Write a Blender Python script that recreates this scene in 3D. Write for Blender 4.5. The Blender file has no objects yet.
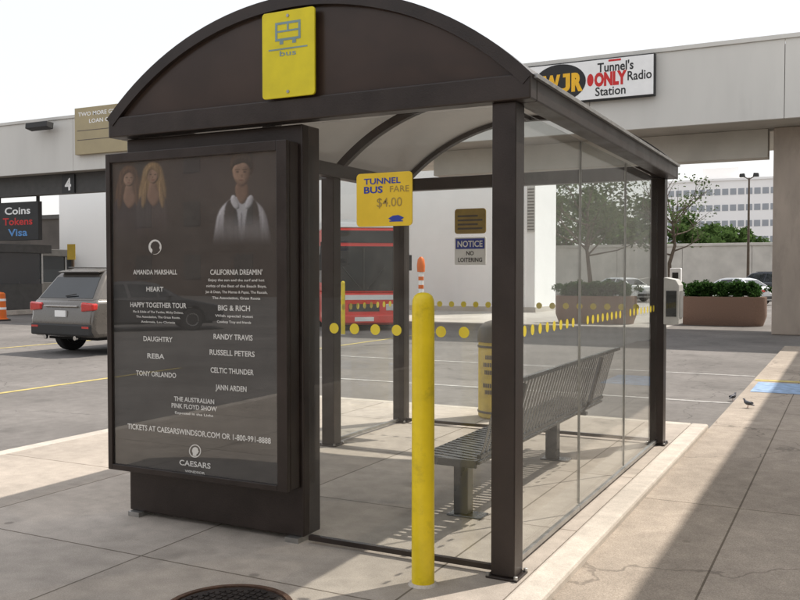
import bpy, bmesh, math, random
import numpy as np
from mathutils import Vector, Matrix
random.seed(7)
sc = bpy.context.scene
COL = sc.collection
R = math.radians
PI = math.pi
# ------------------------------------------------------------------ camera frame
F = 881.0
TH = R(27.1)
PT = math.atan(26 / F)
CAM = Vector((1.556, -4.247, 1.55))
RT = Vector((math.cos(TH), math.sin(TH), 0))
FH = Vector((-math.sin(TH), math.cos(TH), 0))
UZ = Vector((0, 0, 1))
FW = FH * math.cos(PT) - UZ * math.sin(PT)
UP = FH * math.sin(PT) + UZ * math.cos(PT)
ROAD = -0.10
def ray(px, py): return RT * ((px - 400) / F) + UP * ((300 - py) / F) + FW
def on_z(px, py, z=0.0):
    d = ray(px, py); return CAM + d * ((z - CAM.z) / d.z)
def on_y(px, py, y):
    d = ray(px, py); return CAM + d * ((y - CAM.y) / d.y)
def at_d(px, py, dep):
    d = ray(px, py); return CAM + d * (dep / d.dot(FH))
def ground_at(px, dep, z=ROAD):
    p = at_d(px, 274, dep); return Vector((p.x, p.y, z))
# ------------------------------------------------------------------ mesh helpers
class MB:
    def __init__(s): s.v = []; s.f = []
    def add(s, vs, fs):
        n = len(s.v); s.v += [Vector(v) for v in vs]; s.f += [[i + n for i in f] for f in fs]; return s
    def box(s, x0, x1, y0, y1, z0, z1):
        return s.add([(x0,y0,z0),(x1,y0,z0),(x1,y1,z0),(x0,y1,z0),(x0,y0,z1),(x1,y0,z1),(x1,y1,z1),(x0,y1,z1)],
                     [(0,3,2,1),(4,5,6,7),(0,1,5,4),(1,2,6,5),(2,3,7,6),(3,0,4,7)])
    def prism(s, poly, axis, t0, t1):
        n = len(poly)
        def mk(p, t):
            if axis == 'x': return (t, p[0], p[1])
            if axis == 'y': return (p[0], t, p[1])
            return (p[0], p[1], t)
        vs = [mk(p, t0) for p in poly] + [mk(p, t1) for p in poly]
        fs = [list(range(n))[::-1], list(range(n, 2*n))] + [(i, (i+1) % n, n+(i+1) % n, n+i) for i in range(n)]
        return s.add(vs, fs)
    def band(s, cx, cz, r0, r1, a, y0, y1, n=40):
        for i in range(n):
            t0 = -a + 2*a*i/n; t1 = -a + 2*a*(i+1)/n
            pts = [(cx+r*math.sin(t), cz+r*math.cos(t)) for r, t in ((r0,t0),(r0,t1),(r1,t1),(r1,t0))]
            vs = [(p[0], y0, p[1]) for p in pts] + [(p[0], y1, p[1]) for p in pts]
            fs = [(0,1,5,4),(2,3,7,6),(0,3,2,1),(4,5,6,7)]
            if i == 0: fs.append((3,0,4,7))
            if i == n-1: fs.append((1,2,6,5))
            s.add(vs, fs)
        return s
    def tube(s, pts, rad, n=8):
        pts = [Vector(p) for p in pts]
        if not hasattr(rad, '__len__'): rad = [rad]*len(pts)
        vs = []; fs = []
        for i, p in enumerate(pts):
            t = (pts[min(i+1, len(pts)-1)] - pts[max(i-1, 0)]).normalized()
            a = t.cross(Vector((0,0,1)) if abs(t.z) < .9 else Vector((1,0,0))).normalized(); b = t.cross(a)
            for k in range(n):
                q = 2*PI*k/n; vs.append(p + (a*math.cos(q) + b*math.sin(q))*rad[i])
        for i in range(len(pts)-1):
            for k in range(n):
                fs.append((i*n+k, i*n+(k+1) % n, (i+1)*n+(k+1) % n, (i+1)*n+k))
        fs.append(list(range(n))[::-1]); fs.append([(len(pts)-1)*n+k for k in range(n)])
        return s.add(vs, fs)
    def lathe(s, prof, c=(0,0,0), n=24, axis='z'):
        vs = []; fs = []
        for r, z in prof:
            for k in range(n):
                q = 2*PI*k/n; p = (r*math.cos(q), r*math.sin(q), z)
                if axis == 'x': p = (z, p[0], p[1])
                if axis == 'y': p = (p[0], z, p[1])
                vs.append(Vector(p) + Vector(c))
        m = len(prof)
        for i in range(m-1):
            for k in range(n):
                fs.append((i*n+k, i*n+(k+1) % n, (i+1)*n+(k+1) % n, (i+1)*n+k))
        fs.append(list(range(n))[::-1]); fs.append([(m-1)*n+k for k in range(n)])
        return s.add(vs, fs)
    def ball(s, c, rx, ry, rz, n=12, m=8):
        vs = []; fs = []
        for i in range(m+1):
            a = -PI/2 + PI*i/m; a = max(-PI/2+.05, min(PI/2-.05, a))
            for k in range(n):
                q = 2*PI*k/n
                vs.append(Vector(c) + Vector((rx*math.cos(a)*math.cos(q), ry*math.cos(a)*math.sin(q), rz*math.sin(a))))
        for i in range(m):
            for k in range(n):
                fs.append((i*n+k, i*n+(k+1) % n, (i+1)*n+(k+1) % n, (i+1)*n+k))
        fs.append(list(range(n))[::-1]); fs.append([m*n+k for k in range(n)])
        return s.add(vs, fs)
    def poly(s, pts): return s.add(pts, [list(range(len(pts)))])
def wloc(o):
    l = Vector((0,0,0))
    while o: l = l + Vector(o.location); o = o.parent
    return l
def build(mb, name, m, parent=None, bevel=0, smooth=False, seg=2, recalc=True, origin=None):
    vs = mb.v
    if parent: off = wloc(parent)
    elif origin is not None: off = Vector(origin)
    else:
        xs = [v.x for v in vs]; ys = [v.y for v in vs]; zs = [v.z for v in vs]
        off = Vector(((min(xs)+max(xs))/2, (min(ys)+max(ys))/2, min(zs)))
    me = bpy.data.meshes.new(name)
    me.from_pydata([v - off for v in vs], [], mb.f)
    if recalc:
        bm = bmesh.new(); bm.from_mesh(me); bmesh.ops.recalc_face_normals(bm, faces=bm.faces); bm.to_mesh(me); bm.free()
    me.materials.append(m)
    if smooth:
        me.polygons.foreach_set('use_smooth', [True]*len(me.polygons)); me.set_sharp_from_angle(angle=R(40))
    me.update()
    o = bpy.data.objects.new(name, me); COL.objects.link(o)
    if parent: o.parent = parent
    else: o.location = off
    if bevel:
        b = o.modifiers.new('bevel', 'BEVEL'); b.width = bevel; b.segments = seg; b.limit_method = 'ANGLE'; b.angle_limit = R(35)
    return o
def tag(o, label=None, cat=None, group=None, kind=None):
    if label: o['label'] = label
    if cat: o['category'] = cat
    if group: o['group'] = group
    if kind: o['kind'] = kind
    return o
def empty(name, loc, label, cat, group=None, rz=0):
    o = bpy.data.objects.new(name, None); COL.objects.link(o); o.location = loc; o.rotation_euler = (0,0,rz)
    o.empty_display_size = .1
    return tag(o, label, cat, group)
def copy_tree(o, parent=None):
    c = o.copy(); COL.objects.link(c); c.parent = parent
    for ch in list(o.children): copy_tree(ch, c)
    return c
_tc = {}
def text_into(mb, body, cx, cz, y, height, width=None, bold=0.0, fn=None):
    key = (body, bold)
    if key not in _tc:
        cu = bpy.data.curves.new('lettering_curve', 'FONT'); cu.body = body; cu.size = 1; cu.offset = bold; cu.resolution_u = 3
        ob = bpy.data.objects.new('lettering_curve', cu); COL.objects.link(ob)
        bpy.context.view_layer.update()
        dg = bpy.context.evaluated_depsgraph_get()
        me = bpy.data.meshes.new_from_object(ob.evaluated_get(dg))
        _tc[key] = ([v.co.copy() for v in me.vertices], [list(p.vertices) for p in me.polygons])
        bpy.data.objects.remove(ob); bpy.data.curves.remove(cu); bpy.data.meshes.remove(me)
    vs, fs = _tc[key]
    if not vs: return
    x0 = min(v.x for v in vs); x1 = max(v.x for v in vs)
    sy = height/0.72; sx = sy if width is None else width/(x1-x0)
    out = []
    for v in vs:
        a = (v.x-(x0+x1)/2)*sx; b = v.y*sy - height/2
        out.append(fn(a, b) if fn else Vector((cx+a, y, cz+b)))
    mb.add(out, fs)
# ------------------------------------------------------------------ materials
def nd(nt, t, **kw):
    n = nt.nodes.new(t)
    for k, v in kw.items(): setattr(n, k, v)
    return n
def mixc(nt, fac, a, b, mode='MIX'):
    n = nd(nt, 'ShaderNodeMix', data_type='RGBA', blend_type=mode)
    for sck, v in ((0, fac), (6, a), (7, b)):
        if hasattr(v, 'is_linked'): nt.links.new(v, n.inputs[sck])
        elif sck == 0: n.inputs[0].default_value = v
        else: n.inputs[sck].default_value = (*v[:3], 1)
    return n.outputs[2]
def mrange(nt, val, a, b, c, d):
    n = nd(nt, 'ShaderNodeMapRange'); nt.links.new(val, n.inputs[0])
    for i, v in enumerate((a, b, c, d)): n.inputs[i+1].default_value = v
    return n.outputs[0]
def noise(nt, vec, scale, detail=3, rough=.55):
    n = nd(nt, 'ShaderNodeTexNoise'); nt.links.new(vec, n.inputs['Vector'])
    n.inputs['Scale'].default_value = scale; n.inputs['Detail'].default_value = detail; n.inputs['Roughness'].default_value = rough
    return n.outputs['Fac']
def M(name, c, rough=.6, metal=0, var=.12, scale=5, bump=0, bsc=80, coat=0, spec=.5, stretch=None, grime=0, gsc=3):
    m = bpy.data.materials.new(name); m.use_nodes = True; nt = m.node_tree; b = nt.nodes['Principled BSDF']
    tc = nd(nt, 'ShaderNodeTexCoord'); vec = tc.outputs['Object']
    if stretch:
        mp = nd(nt, 'ShaderNodeMapping'); nt.links.new(vec, mp.inputs[0]); mp.inputs['Scale'].default_value = stretch; vec = mp.outputs[0]
    nz = noise(nt, vec, scale, 4)
    f = mrange(nt, nz, .3, .7, 0, 1)
    cc = mixc(nt, f, tuple(x*(1-var) for x in c), tuple(min(1, x*(1+var)) for x in c))
    if grime:
        gr = mrange(nt, noise(nt, vec, gsc, 6, .7), .54, .70, 0, grime)
        cc = mixc(nt, gr, cc, tuple(x*.35+.01 for x in c))
    nt.links.new(cc, b.inputs['Base Color'])
    nt.links.new(mrange(nt, nz, .3, .7, max(.03, rough-.07), min(1, rough+.07)), b.inputs['Roughness'])
    b.inputs['Metallic'].default_value = metal
    b.inputs['Specular IOR Level'].default_value = spec
    b.inputs['Coat Weight'].default_value = coat; b.inputs['Coat Roughness'].default_value = .05
    if bump:
        bp = nd(nt, 'ShaderNodeBump'); bp.inputs['Strength'].default_value = bump; bp.inputs['Distance'].default_value = .01
        nt.links.new(noise(nt, tc.outputs['Object'], bsc, 3), bp.inputs['Height']); nt.links.new(bp.outputs[0], b.inputs['Normal'])
    return m
def ground_mat(name, c, joint=None, crack=0.0, speck=.3, stain=.3, rough=.9, cscale=.5, spots=.5):
    m = bpy.data.materials.new(name); m.use_nodes = True; nt = m.node_tree; b = nt.nodes['Principled BSDF']
    tc = nd(nt, 'ShaderNodeTexCoord'); vec = tc.outputs['Object']
    n1 = mrange(nt, noise(nt, vec, .45, 5, .62), .3, .7, 0, 1)
    n2 = noise(nt, vec, 7, 5, .65); n3 = noise(nt, vec, 140, 2, .6)
    col = mixc(nt, n1, tuple(x*(1-stain) for x in c), tuple(x*(1+stain*.6) for x in c))
    g = nd(nt, 'ShaderNodeMath', operation='MULTIPLY')
    nt.links.new(mrange(nt, n3, .25, .75, 1-speck, 1+speck), g.inputs[0]); nt.links.new(mrange(nt, n2, .3, .7, .86, 1.12), g.inputs[1])
    cm = nd(nt, 'ShaderNodeCombineColor')
    for i in range(3): nt.links.new(g.outputs[0], cm.inputs[i])
    col = mixc(nt, 1.0, col, cm.outputs[0], 'MULTIPLY')
    if spots:
        sp = mrange(nt, noise(nt, vec, 1.7, 3, .5), .60, .72, 0, spots)
        col = mixc(nt, sp, col, tuple(x*.45 for x in c))
        gm = nd(nt, 'ShaderNodeTexVoronoi'); gm.inputs['Scale'].default_value = 2.2; nt.links.new(vec, gm.inputs['Vector'])
        col = mixc(nt, mrange(nt, gm.outputs['Distance'], .05, .075, spots, 0), col, tuple(x*.35 for x in c))
    h = n3
    if crack:
        nz = nd(nt, 'ShaderNodeTexNoise'); nz.inputs['Scale'].default_value = 1.6; nz.inputs['Detail'].default_value = 4; nt.links.new(vec, nz.inputs['Vector'])
        mx = nd(nt, 'ShaderNodeMix', data_type='RGBA', blend_type='LINEAR_LIGHT'); mx.inputs[0].default_value = .5
        nt.links.new(vec, mx.inputs[6]); nt.links.new(nz.outputs['Color'], mx.inputs[7])
        vo = nd(nt, 'ShaderNodeTexVoronoi', feature='DISTANCE_TO_EDGE'); vo.inputs['Scale'].default_value = cscale; nt.links.new(mx.outputs[2], vo.inputs['Vector'])
        fc = mrange(nt, vo.outputs['Distance'], .0015, .0045, crack, 0)
        col = mixc(nt, fc, col, tuple(x*.3 for x in c))
    if joint:
        br = nd(nt, 'ShaderNodeTexBrick'); br.offset = 0; br.inputs['Scale'].default_value = 1
        br.inputs['Brick Width'].default_value = joint; br.inputs['Row Height'].default_value = joint; br.inputs['Mortar Size'].default_value = .007
        br.inputs['Mortar Smooth'].default_value = .3
        br.inputs['Color1'].default_value = (1,1,1,1); br.inputs['Color2'].default_value = (.88,.87,.85,1); br.inputs['Mortar'].default_value = (.38,.36,.33,1)
        nt.links.new(vec, br.inputs['Vector'])
        col = mixc(nt, 1.0, col, br.outputs['Color'], 'MULTIPLY')
    nt.links.new(col, b.inputs['Base Color']); b.inputs['Roughness'].default_value = rough; b.inputs['Specular IOR Level'].default_value = .3
    bp = nd(nt, 'ShaderNodeBump'); bp.inputs['Strength'].default_value = .35; bp.inputs['Distance'].default_value = .006
    nt.links.new(h, bp.inputs['Height']); nt.links.new(bp.outputs[0], b.inputs['Normal'])
    return m
def glass_mat(name, tint=(.93,.95,.93), f0=.025, refl=.5, film=.03, rough=.0):
    m = bpy.data.materials.new(name); m.use_nodes = True; nt = m.node_tree
    for n in list(nt.nodes): nt.nodes.remove(n)
    out = nd(nt, 'ShaderNodeOutputMaterial'); tr = nd(nt, 'ShaderNodeBsdfTransparent'); tr.inputs[0].default_value = (*tint, 1)
    gl = nd(nt, 'ShaderNodeBsdfGlossy'); gl.inputs['Roughness'].default_value = rough
    df = nd(nt, 'ShaderNodeBsdfDiffuse'); df.inputs[0].default_value = (.75,.73,.68,1)
    tc = nd(nt, 'ShaderNodeTexCoord')
    fm = mrange(nt, noise(nt, tc.outputs['Object'], 3.0, 5, .7), .35, .75, film*.2, film*2.4)
    m1 = nd(nt, 'ShaderNodeMixShader'); nt.links.new(fm, m1.inputs[0]); nt.links.new(tr.outputs[0], m1.inputs[1]); nt.links.new(df.outputs[0], m1.inputs[2])
    lw = nd(nt, 'ShaderNodeLayerWeight'); lw.inputs['Blend'].default_value = .5
    pw = nd(nt, 'ShaderNodeMath', operation='POWER'); nt.links.new(lw.outputs['Facing'], pw.inputs[0]); pw.inputs[1].default_value = 4.4
    fr = mrange(nt, pw.outputs[0], 0, 1, f0, refl)
    m2 = nd(nt, 'ShaderNodeMixShader'); nt.links.new(fr, m2.inputs[0]); nt.links.new(m1.outputs[0], m2.inputs[1]); nt.links.new(gl.outputs[0], m2.inputs[2])
    nt.links.new(m2.outputs[0], out.inputs[0])
    return m
def leaf_mat(name, c, scale=1.5):
    m = bpy.data.materials.new(name); m.use_nodes = True; nt = m.node_tree
    for n in list(nt.nodes): nt.nodes.remove(n)
    out = nd(nt, 'ShaderNodeOutputMaterial'); tc = nd(nt, 'ShaderNodeTexCoord')
    f = mrange(nt, noise(nt, tc.outputs['Object'], scale, 3), .3, .7, 0, 1)
    cc = mixc(nt, f, tuple(x*.55 for x in c), tuple(x*1.5 for x in c))
    d = nd(nt, 'ShaderNodeBsdfDiffuse'); t = nd(nt, 'ShaderNodeBsdfTranslucent'); nt.links.new(cc, d.inputs[0]); nt.links.new(cc, t.inputs[0])
    mx = nd(nt, 'ShaderNodeMixShader'); mx.inputs[0].default_value = .4; nt.links.new(d.outputs[0], mx.inputs[1]); nt.links.new(t.outputs[0], mx.inputs[2])
    nt.links.new(mx.outputs[0], out.inputs[0]); return m
def acrylic_mat(name, c, clear, tint, trans=0, tc_col=(.6,.52,.42)):
    m = bpy.data.materials.new(name); m.use_nodes = True; nt = m.node_tree; b = nt.nodes['Principled BSDF']
    out = [n for n in nt.nodes if n.type == 'OUTPUT_MATERIAL'][0]
    tc = nd(nt, 'ShaderNodeTexCoord'); f = mrange(nt, noise(nt, tc.outputs['Object'], 2.5, 5), .3, .7, 0, 1)
    cc = mixc(nt, f, tuple(x*.75 for x in c), tuple(x*1.25 for x in c))
    nt.links.new(cc, b.inputs['Base Color']); b.inputs['Roughness'].default_value = .28
    t = nd(nt, 'ShaderNodeBsdfTranslucent'); t.inputs[0].default_value = (*tc_col, 1)
    mx = nd(nt, 'ShaderNodeMixShader'); mx.inputs[0].default_value = trans
    nt.links.new(b.outputs[0], mx.inputs[1]); nt.links.new(t.outputs[0], mx.inputs[2])
    tr = nd(nt, 'ShaderNodeBsdfTransparent'); tr.inputs[0].default_value = (*tint, 1)
    m2 = nd(nt, 'ShaderNodeMixShader'); m2.inputs[0].default_value = clear
    nt.links.new(mx.outputs[0], m2.inputs[1]); nt.links.new(tr.outputs[0], m2.inputs[2]); nt.links.new(m2.outputs[0], out.inputs[0]); return m

m_asph = ground_mat('asphalt', (.185,.173,.163), crack=.5, speck=.35, stain=.28, cscale=.35, spots=.4)
m_conc = ground_mat('pavement_concrete', (.455,.405,.355), joint=1.55, crack=.0, speck=.18, stain=.26, spots=.55)
m_walk = ground_mat('walkway_concrete', (.40,.345,.29), joint=3.4, crack=.5, speck=.32, stain=.24, cscale=.33, spots=.35)
m_kerb = ground_mat('kerb_concrete', (.55,.50,.44), speck=.16, stain=.25, spots=.45)
m_apron = ground_mat('apron_concrete', (.50,.48,.45), joint=4, speck=.14, stain=.2, spots=.35)
m_bronze = M('bronze_frame', (.030,.0215,.0185), .38, .15, .3, 4, bump=.1, bsc=120)
m_gable = acrylic_mat('smoked_brown_acrylic', (.048,.032,.026), .15, (.75,.55,.44), .04)
m_roof = acrylic_mat('smoked_roof_skin', (.12,.10,.085), .25, (.85,.82,.78), .30, (.55,.52,.48))
m_glass = glass_mat('clear_safety_glass', (.980,.988,.982), .022, .62, .011)
m_cover = glass_mat('poster_cover_glass', (.96,.96,.96), .125, .9, .02)
m_yel = M('yellow_post_paint', (.82,.62,.012), .38, 0, .10, 7, bump=.25, bsc=30, grime=.35, gsc=9)
m_ysign = M('yellow_sign_sheet', (.80,.55,.03), .45, 0, .08, 6)
m_yplate = M('faded_yellow_plate', (.74,.63,.015), .5, 0, .12, 5)
m_dot = M('yellow_dot_vinyl', (.80,.64,.05), .5, 0, .05)
m_blue = M('blue_print', (.02,.05,.36), .5, 0, .1)
m_fblue = M('faded_blue_print', (.22,.33,.36), .6, 0, .2)
m_black = M('black_print', (.015,.015,.016), .5, 0, .2)
m_white = M('white_print', (.92,.92,.91), .5, 0, .03)
m_pwhite = M('poster_white_ink', (.85,.85,.83), .5, 0, .05)
m_red = M('red_print', (.62,.02,.02), .5, 0, .1)
m_orange = M('amber_print', (.90,.50,.02), .5, 0, .1)
m_steel = M('galvanised_steel', (.42,.42,.41), .35, .8, .2, 12)
m_bench = M('bench_steel', (.145,.15,.155), .27, .7, .06, 3)
m_fascia = M('painted_canopy_panel', (.66,.645,.605), .55, 0, .07, 1.2, stretch=(.6,1,.12), bump=.05, grime=.12, gsc=1.5)
m_soff = M('canopy_soffit', (.52,.49,.43), .8, 0, .12, 1.0)
m_dkbeam = M('dark_lane_beam', (.075,.073,.07), .7, 0, .2)  # on lane beam and booths, canopy shade is put into this dark colour
m_shadewall = M('shade_block_wall', (.085,.075,.068), .8, 0, .3, .6)
m_col = M('column_concrete', (.43,.365,.305), .85, 0, .14, 2, bump=.3, bsc=40, stretch=(1,1,.3), grime=.2, gsc=3)
m_wwall = M('white_wall_paint', (.95,.97,.985), .7, 0, .015, .8, stretch=(1,1,.2), bump=.05)
m_office = M('office_white', (.94,.92,.90), .8, 0, .03, .1)
m_owin = M('office_window', (.34,.36,.39), .3, 0, .2, .3)
m_rwall = M('retaining_concrete', (.57,.54,.49), .9, 0, .16, .7, bump=.3, bsc=10)
m_stucco = M('pale_stucco', (.62,.59,.53), .85, 0, .12, 2, bump=.3, bsc=30)
m_brick = M('brown_brick', (.12,.08,.057), .9, 0, .2, 3)
m_bwin = M('brown_window', (.085,.065,.05), .4, 0, .2, 3)
m_plant = M('aggregate_planter', (.27,.175,.13), .95, 0, .3, 60, bump=.6, bsc=90)
m_soil = M('soil', (.05,.035,.025), 1, 0, .3, 20)
m_bark = M('bark', (.10,.075,.055), .95, 0, .3, 8, bump=.6, bsc=20)
m_leaf = leaf_mat('leaf_green', (.075,.125,.04), .5)
m_leaf2 = leaf_mat('leaf_olive', (.085,.115,.05), .5)
m_shrub = leaf_mat('shrub_leaf', (.05,.11,.03), 3)
m_sand = M('tan_sign_board', (.42,.35,.21), .6, 0, .1, 1)
m_tyre = M('tyre_rubber', (.018,.018,.018), .85, 0, .2, 20)
m_rim = M('alloy_rim', (.5,.5,.5), .3, .8, .1)
m_under = M('underbody_black', (.012,.012,.012), .9, 0, .2)
m_cglass = M('car_glass', (.018,.022,.025), .06, 0, .2, 2, spec=.8)
m_bglass = M('bus_glass', (.020,.022,.025), .22, 0, .2, 2, spec=.25)
m_tail = M('tail_lamp_red', (.55,.02,.015), .15, 0, .2, 20, coat=1)
m_lamp = M('head_lamp', (.65,.66,.66), .1, .2, .1, 20, coat=1)
m_chrome = M('chrome', (.6,.6,.6), .15, 1, .05)
m_trim = M('black_plastic_trim', (.03,.03,.03), .6, 0, .2, 20)
m_psuv = M('grey_car_paint', (.135,.122,.108), .28, .4, .05, 3, coat=.7)
m_psil = M('silver_car_paint', (.60,.62,.63), .3, .4, .05, 3, coat=.6)
m_pdark = M('dark_car_paint', (.035,.04,.05), .3, .3, .05, 3, coat=.6)
m_pmid = M('charcoal_car_paint', (.07,.07,.073), .25, .4, .05, 3, coat=.8)
m_busred = M('bus_red', (.74,.035,.025), .4, 0, .08, 2, coat=.2)
m_buswh = M('bus_white', (.80,.80,.79), .45, 0, .06, 2, coat=.2)
m_bin = M('yellow_bin_enamel', (.60,.43,.07), .5, 0, .18, 8)
m_binlid = M('dark_bin_lid', (.11,.09,.07), .5, 0, .2, 8)
m_iron = M('cast_iron', (.035,.027,.024), .6, .4, .35, 14, bump=.7, bsc=70)
m_rust = M('rusty_iron_rim', (.10,.055,.035), .8, .2, .35, 20, bump=.5)
m_greybox = M('grey_box_paint', (.55,.55,.53), .5, .1, .1, 8)
m_ypaint = M('worn_yellow_paint', (.48,.39,.14), .85, 0, .35, 10, grime=.5, gsc=5)
m_wpaint = M('worn_white_paint', (.38,.37,.355), .85, 0, .4, 6, grime=.5, gsc=5)
m_bpaint = M('worn_blue_paint', (.25,.36,.53), .85, 0, .35, 8, grime=.3, gsc=6)
m_orng = M('orange_plastic', (.75,.16,.02), .5, 0, .1)
m_pigeon = M('pigeon_feathers', (.11,.11,.13), .7, 0, .3, 25)
m_pink = M('bird_leg', (.35,.12,.10), .7, 0, .1)
PB = (.022,.0205,.020)
m_poster = M('poster_sheet', PB, .5, 0, .08, 1.6)
m_ochre = M('ochre_board', (.36,.25,.06), .6, 0, .2, 9)
m_print = bpy.data.materials.new('printed_photograph'); m_print.use_nodes = True
_nt = m_print.node_tree; _at = nd(_nt, 'ShaderNodeAttribute'); _at.attribute_name = 'print'
_nt.links.new(_at.outputs['Color'], _nt.nodes['Principled BSDF'].inputs['Base Color']); _nt.nodes['Principled BSDF'].inputs['Roughness'].default_value = .5

# ------------------------------------------------------------------ setting
g = MB().poly([(-900,-500,ROAD),(900,-500,ROAD),(900,1300,ROAD),(-900,1300,ROAD)])
tag(build(g, 'ground', m_asph, recalc=False, origin=(0,0,ROAD)), 'grey cracked asphalt of the bus lanes and toll plaza', 'ground', kind='structure')
PX0, PX1, PY1 = -5.06, 0.10, 5.25
tag(build(MB().box(PX0+.15, PX1, -26, PY1-.15, -.2, 0), 'pavement', m_conc, origin=(-.35,-.62,0)), 'pale concrete slab pavement under and around the bus shelter', 'pavement', kind='structure')
k = MB().box(PX0, PX0+.15, -26, PY1, -.2, .003)
tag(build(k, 'kerb', m_kerb, bevel=.015), 'light concrete kerb along the bus lane side of the pavement', 'kerb', kind='structure')
tag(build(MB().box(PX0+.15, PX1, PY1-.15, PY1, -.2, .003), 'kerb', m_kerb, bevel=.015), 'light concrete kerb at the far end of the shelter pavement', 'kerb', kind='structure')
tag(build(MB().box(PX1, PX1+.17, -26, PY1, -.2, .004), 'kerb', m_kerb, bevel=.02), 'pale kerb strip along the foot of the long glass wall', 'kerb', kind='structure')
tag(build(MB().box(PX1+.17, 14, -26, 17.0, -.25, -.045), 'walkway', m_walk, origin=(.9,2.1,0)), 'tan weathered concrete walkway beside the long glass wall', 'walkway', kind='structure')
def sheet(name, x0, x1, y0, y1, z, m, label, cat='marking'):
    return tag(build(MB().poly([(x0,y0,z),(x1,y0,z),(x1,y1,z),(x0,y1,z)]), name, m, recalc=False), label, cat, kind='structure')
sheet('apron', -60, -3.5, 23.4, 46, ROAD+.004, m_apron, 'pale concrete apron added in front of the white building to bounce light', 'apron')  # pale sheet added to bounce light up onto the white wall
sheet('lane_line', -8.95, -8.84, -8, 19, ROAD+.004, m_ypaint, 'worn yellow lane line on the asphalt beside the pavement')
sheet('lane_line', -15.3, -15.18, -8, 19, ROAD+.004, m_ypaint, 'worn yellow lane line beyond the grey car')
sheet('crossing_line', -8, .2, 7.6, 7.70, ROAD+.004, m_wpaint, 'faded white crossing line nearest behind the shelter')
sheet('crossing_line', -8, .2, 10.9, 11.0, ROAD+.004, m_wpaint, 'faded white crossing line farther behind the shelter')
sheet('painted_patch', .36, 1.7, 8.5, 9.7, -.045+.004, m_bpaint, 'blue painted patch on the tan walkway')
sheet('painted_patch', .30, .95, 9.85, 10.05, -.045+.004, m_ypaint, 'short yellow painted bar beyond the blue patch')

# ------------------------------------------------------------------ bus shelter
XL, XR, YB, YM = -2.62, 0.0, 3.94, 2.55
sh = empty('bus_shelter', ((XL+XR)/2, YB/2, 0), 'dark bronze glass bus shelter with an arched roof, standing on the concrete pavement', 'bus shelter')
P = .064
for (x, y) in ((XR,0),(XR,YB),(XL,YB),(XL,YM)):
    po = build(MB().box(x-P, x+P, y-P, y+P, .012, 2.41), 'post', m_bronze, sh, bevel=.006)
    fp = MB().box(x-.085, x+.085, y-.085, y+.085, .0, .012)
    fl = build(fp, 'foot_plate', m_bronze, po, bevel=.003)
    for sx in (-1,1):
        for sy in (-1,1): build(MB().lathe([(.011,.012),(.011,.026),(.006,.028)], (x+sx*.075, y+sy*.075, 0), 8), 'bolt', m_steel, po)
EX0, EX1 = -2.64, 0.15
cx = (EX0+EX1)/2; half = (EX1-EX0)/2; zch = 2.52; apex = 3.095; rise = apex-zch
RR = (half*half+rise*rise)/(2*rise); zc = apex-RR; AA = math.asin(half/RR)
build(MB().box(EX0, EX1, -.10, .0, 2.41, 2.535), 'beam', m_bronze, sh, bevel=.008)
build(MB().box(EX0, EX1, YB, YB+.10, 2.41, 2.535), 'beam', m_bronze, sh, bevel=.008)
build(MB().box(EX1-.12, EX1, .0, YB, 2.41, 2.53), 'eave_beam', m_bronze, sh, bevel=.008)
build(MB().box(EX0, EX0+.12, .0, YB, 2.41, 2.53), 'eave_beam', m_bronze, sh, bevel=.008)
build(MB().box(EX1+.002, EX1+.022, -.06, YB+.06, 2.515, 2.535), 'drip_strip', m_steel, sh)
build(MB().band(cx, zc, RR-.055, RR+.012, AA, -.105, -.03), 'arch_rim', m_bronze, sh, smooth=True)
build(MB().band(cx, zc, RR-.055, RR+.012, AA, YB+.03, YB+.105), 'arch_rim', m_bronze, sh, smooth=True)
ga = RR-.05
a2 = math.acos((2.53-zc)/ga)
gp = [(cx+ga*math.sin(-a2+2*a2*i/40), zc+ga*math.cos(-a2+2*a2*i/40)) for i in range(41)]
build(MB().prism(gp, 'y', -.075, -.055), 'gable_panel', m_gable, sh)
build(MB().band(cx, zc, RR-.012, RR, AA, -.03, YB+.03, 48), 'roof', m_roof, sh, smooth=True)
for y in (1.31, 2.63):
    build(MB().band(cx, zc, RR-.085, RR-.014, AA*.985, y-.03, y+.03), 'roof_rib', m_bronze, sh, smooth=True)
build(MB().box(cx-.02, cx+.02, -.03, YB+.03, apex-.06, apex-.016), 'ridge_bar', m_bronze, sh)
def dots(mbpts, parent):
    mb = MB()
    for c, ax in mbpts:
        n = 18; r = .030
        mb.poly([(c[0]+(0 if ax == 'x' else r*math.cos(2*PI*i/n)), c[1]+(r*math.cos(2*PI*i/n) if ax == 'x' else 0), c[2]+r*math.sin(2*PI*i/n)) for i in range(n)])
    return build(mb, 'warning_dots', m_dot, parent, recalc=False)
T = .005; ZD = 1.245
def pane_y(x0, x1, y):
    p = build(MB().box(x0, x1, y-T, y+T, .05, 2.405), 'glass_pane', m_glass, sh)
    n = int((x1-x0-.08)/.132)
    dots([((x0+(x1-x0)/2+(i-(n-1)/2)*.132, y-T-.003, ZD), 'y') for i in range(n)], p)
    build(MB().box(x0, x1, y-.016, y+.016, .02, .047), 'glazing_channel', m_bronze, p)
def pane_x(y0, y1, x, s=1):
    p = build(MB().box(x-T, x+T, y0, y1, .05, 2.405), 'glass_pane', m_glass, sh)
    n = int((y1-y0-.08)/.132)
    dots([((x+s*(T+.003), y0+(y1-y0)/2+(i-(n-1)/2)*.132, ZD), 'x') for i in range(n)], p)
    build(MB().box(x-.012, x+.012, y0, y1, .02, .047), 'glazing_channel', m_steel, p)
pane_y(-1.20, XR-P-.004, 0)
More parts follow.
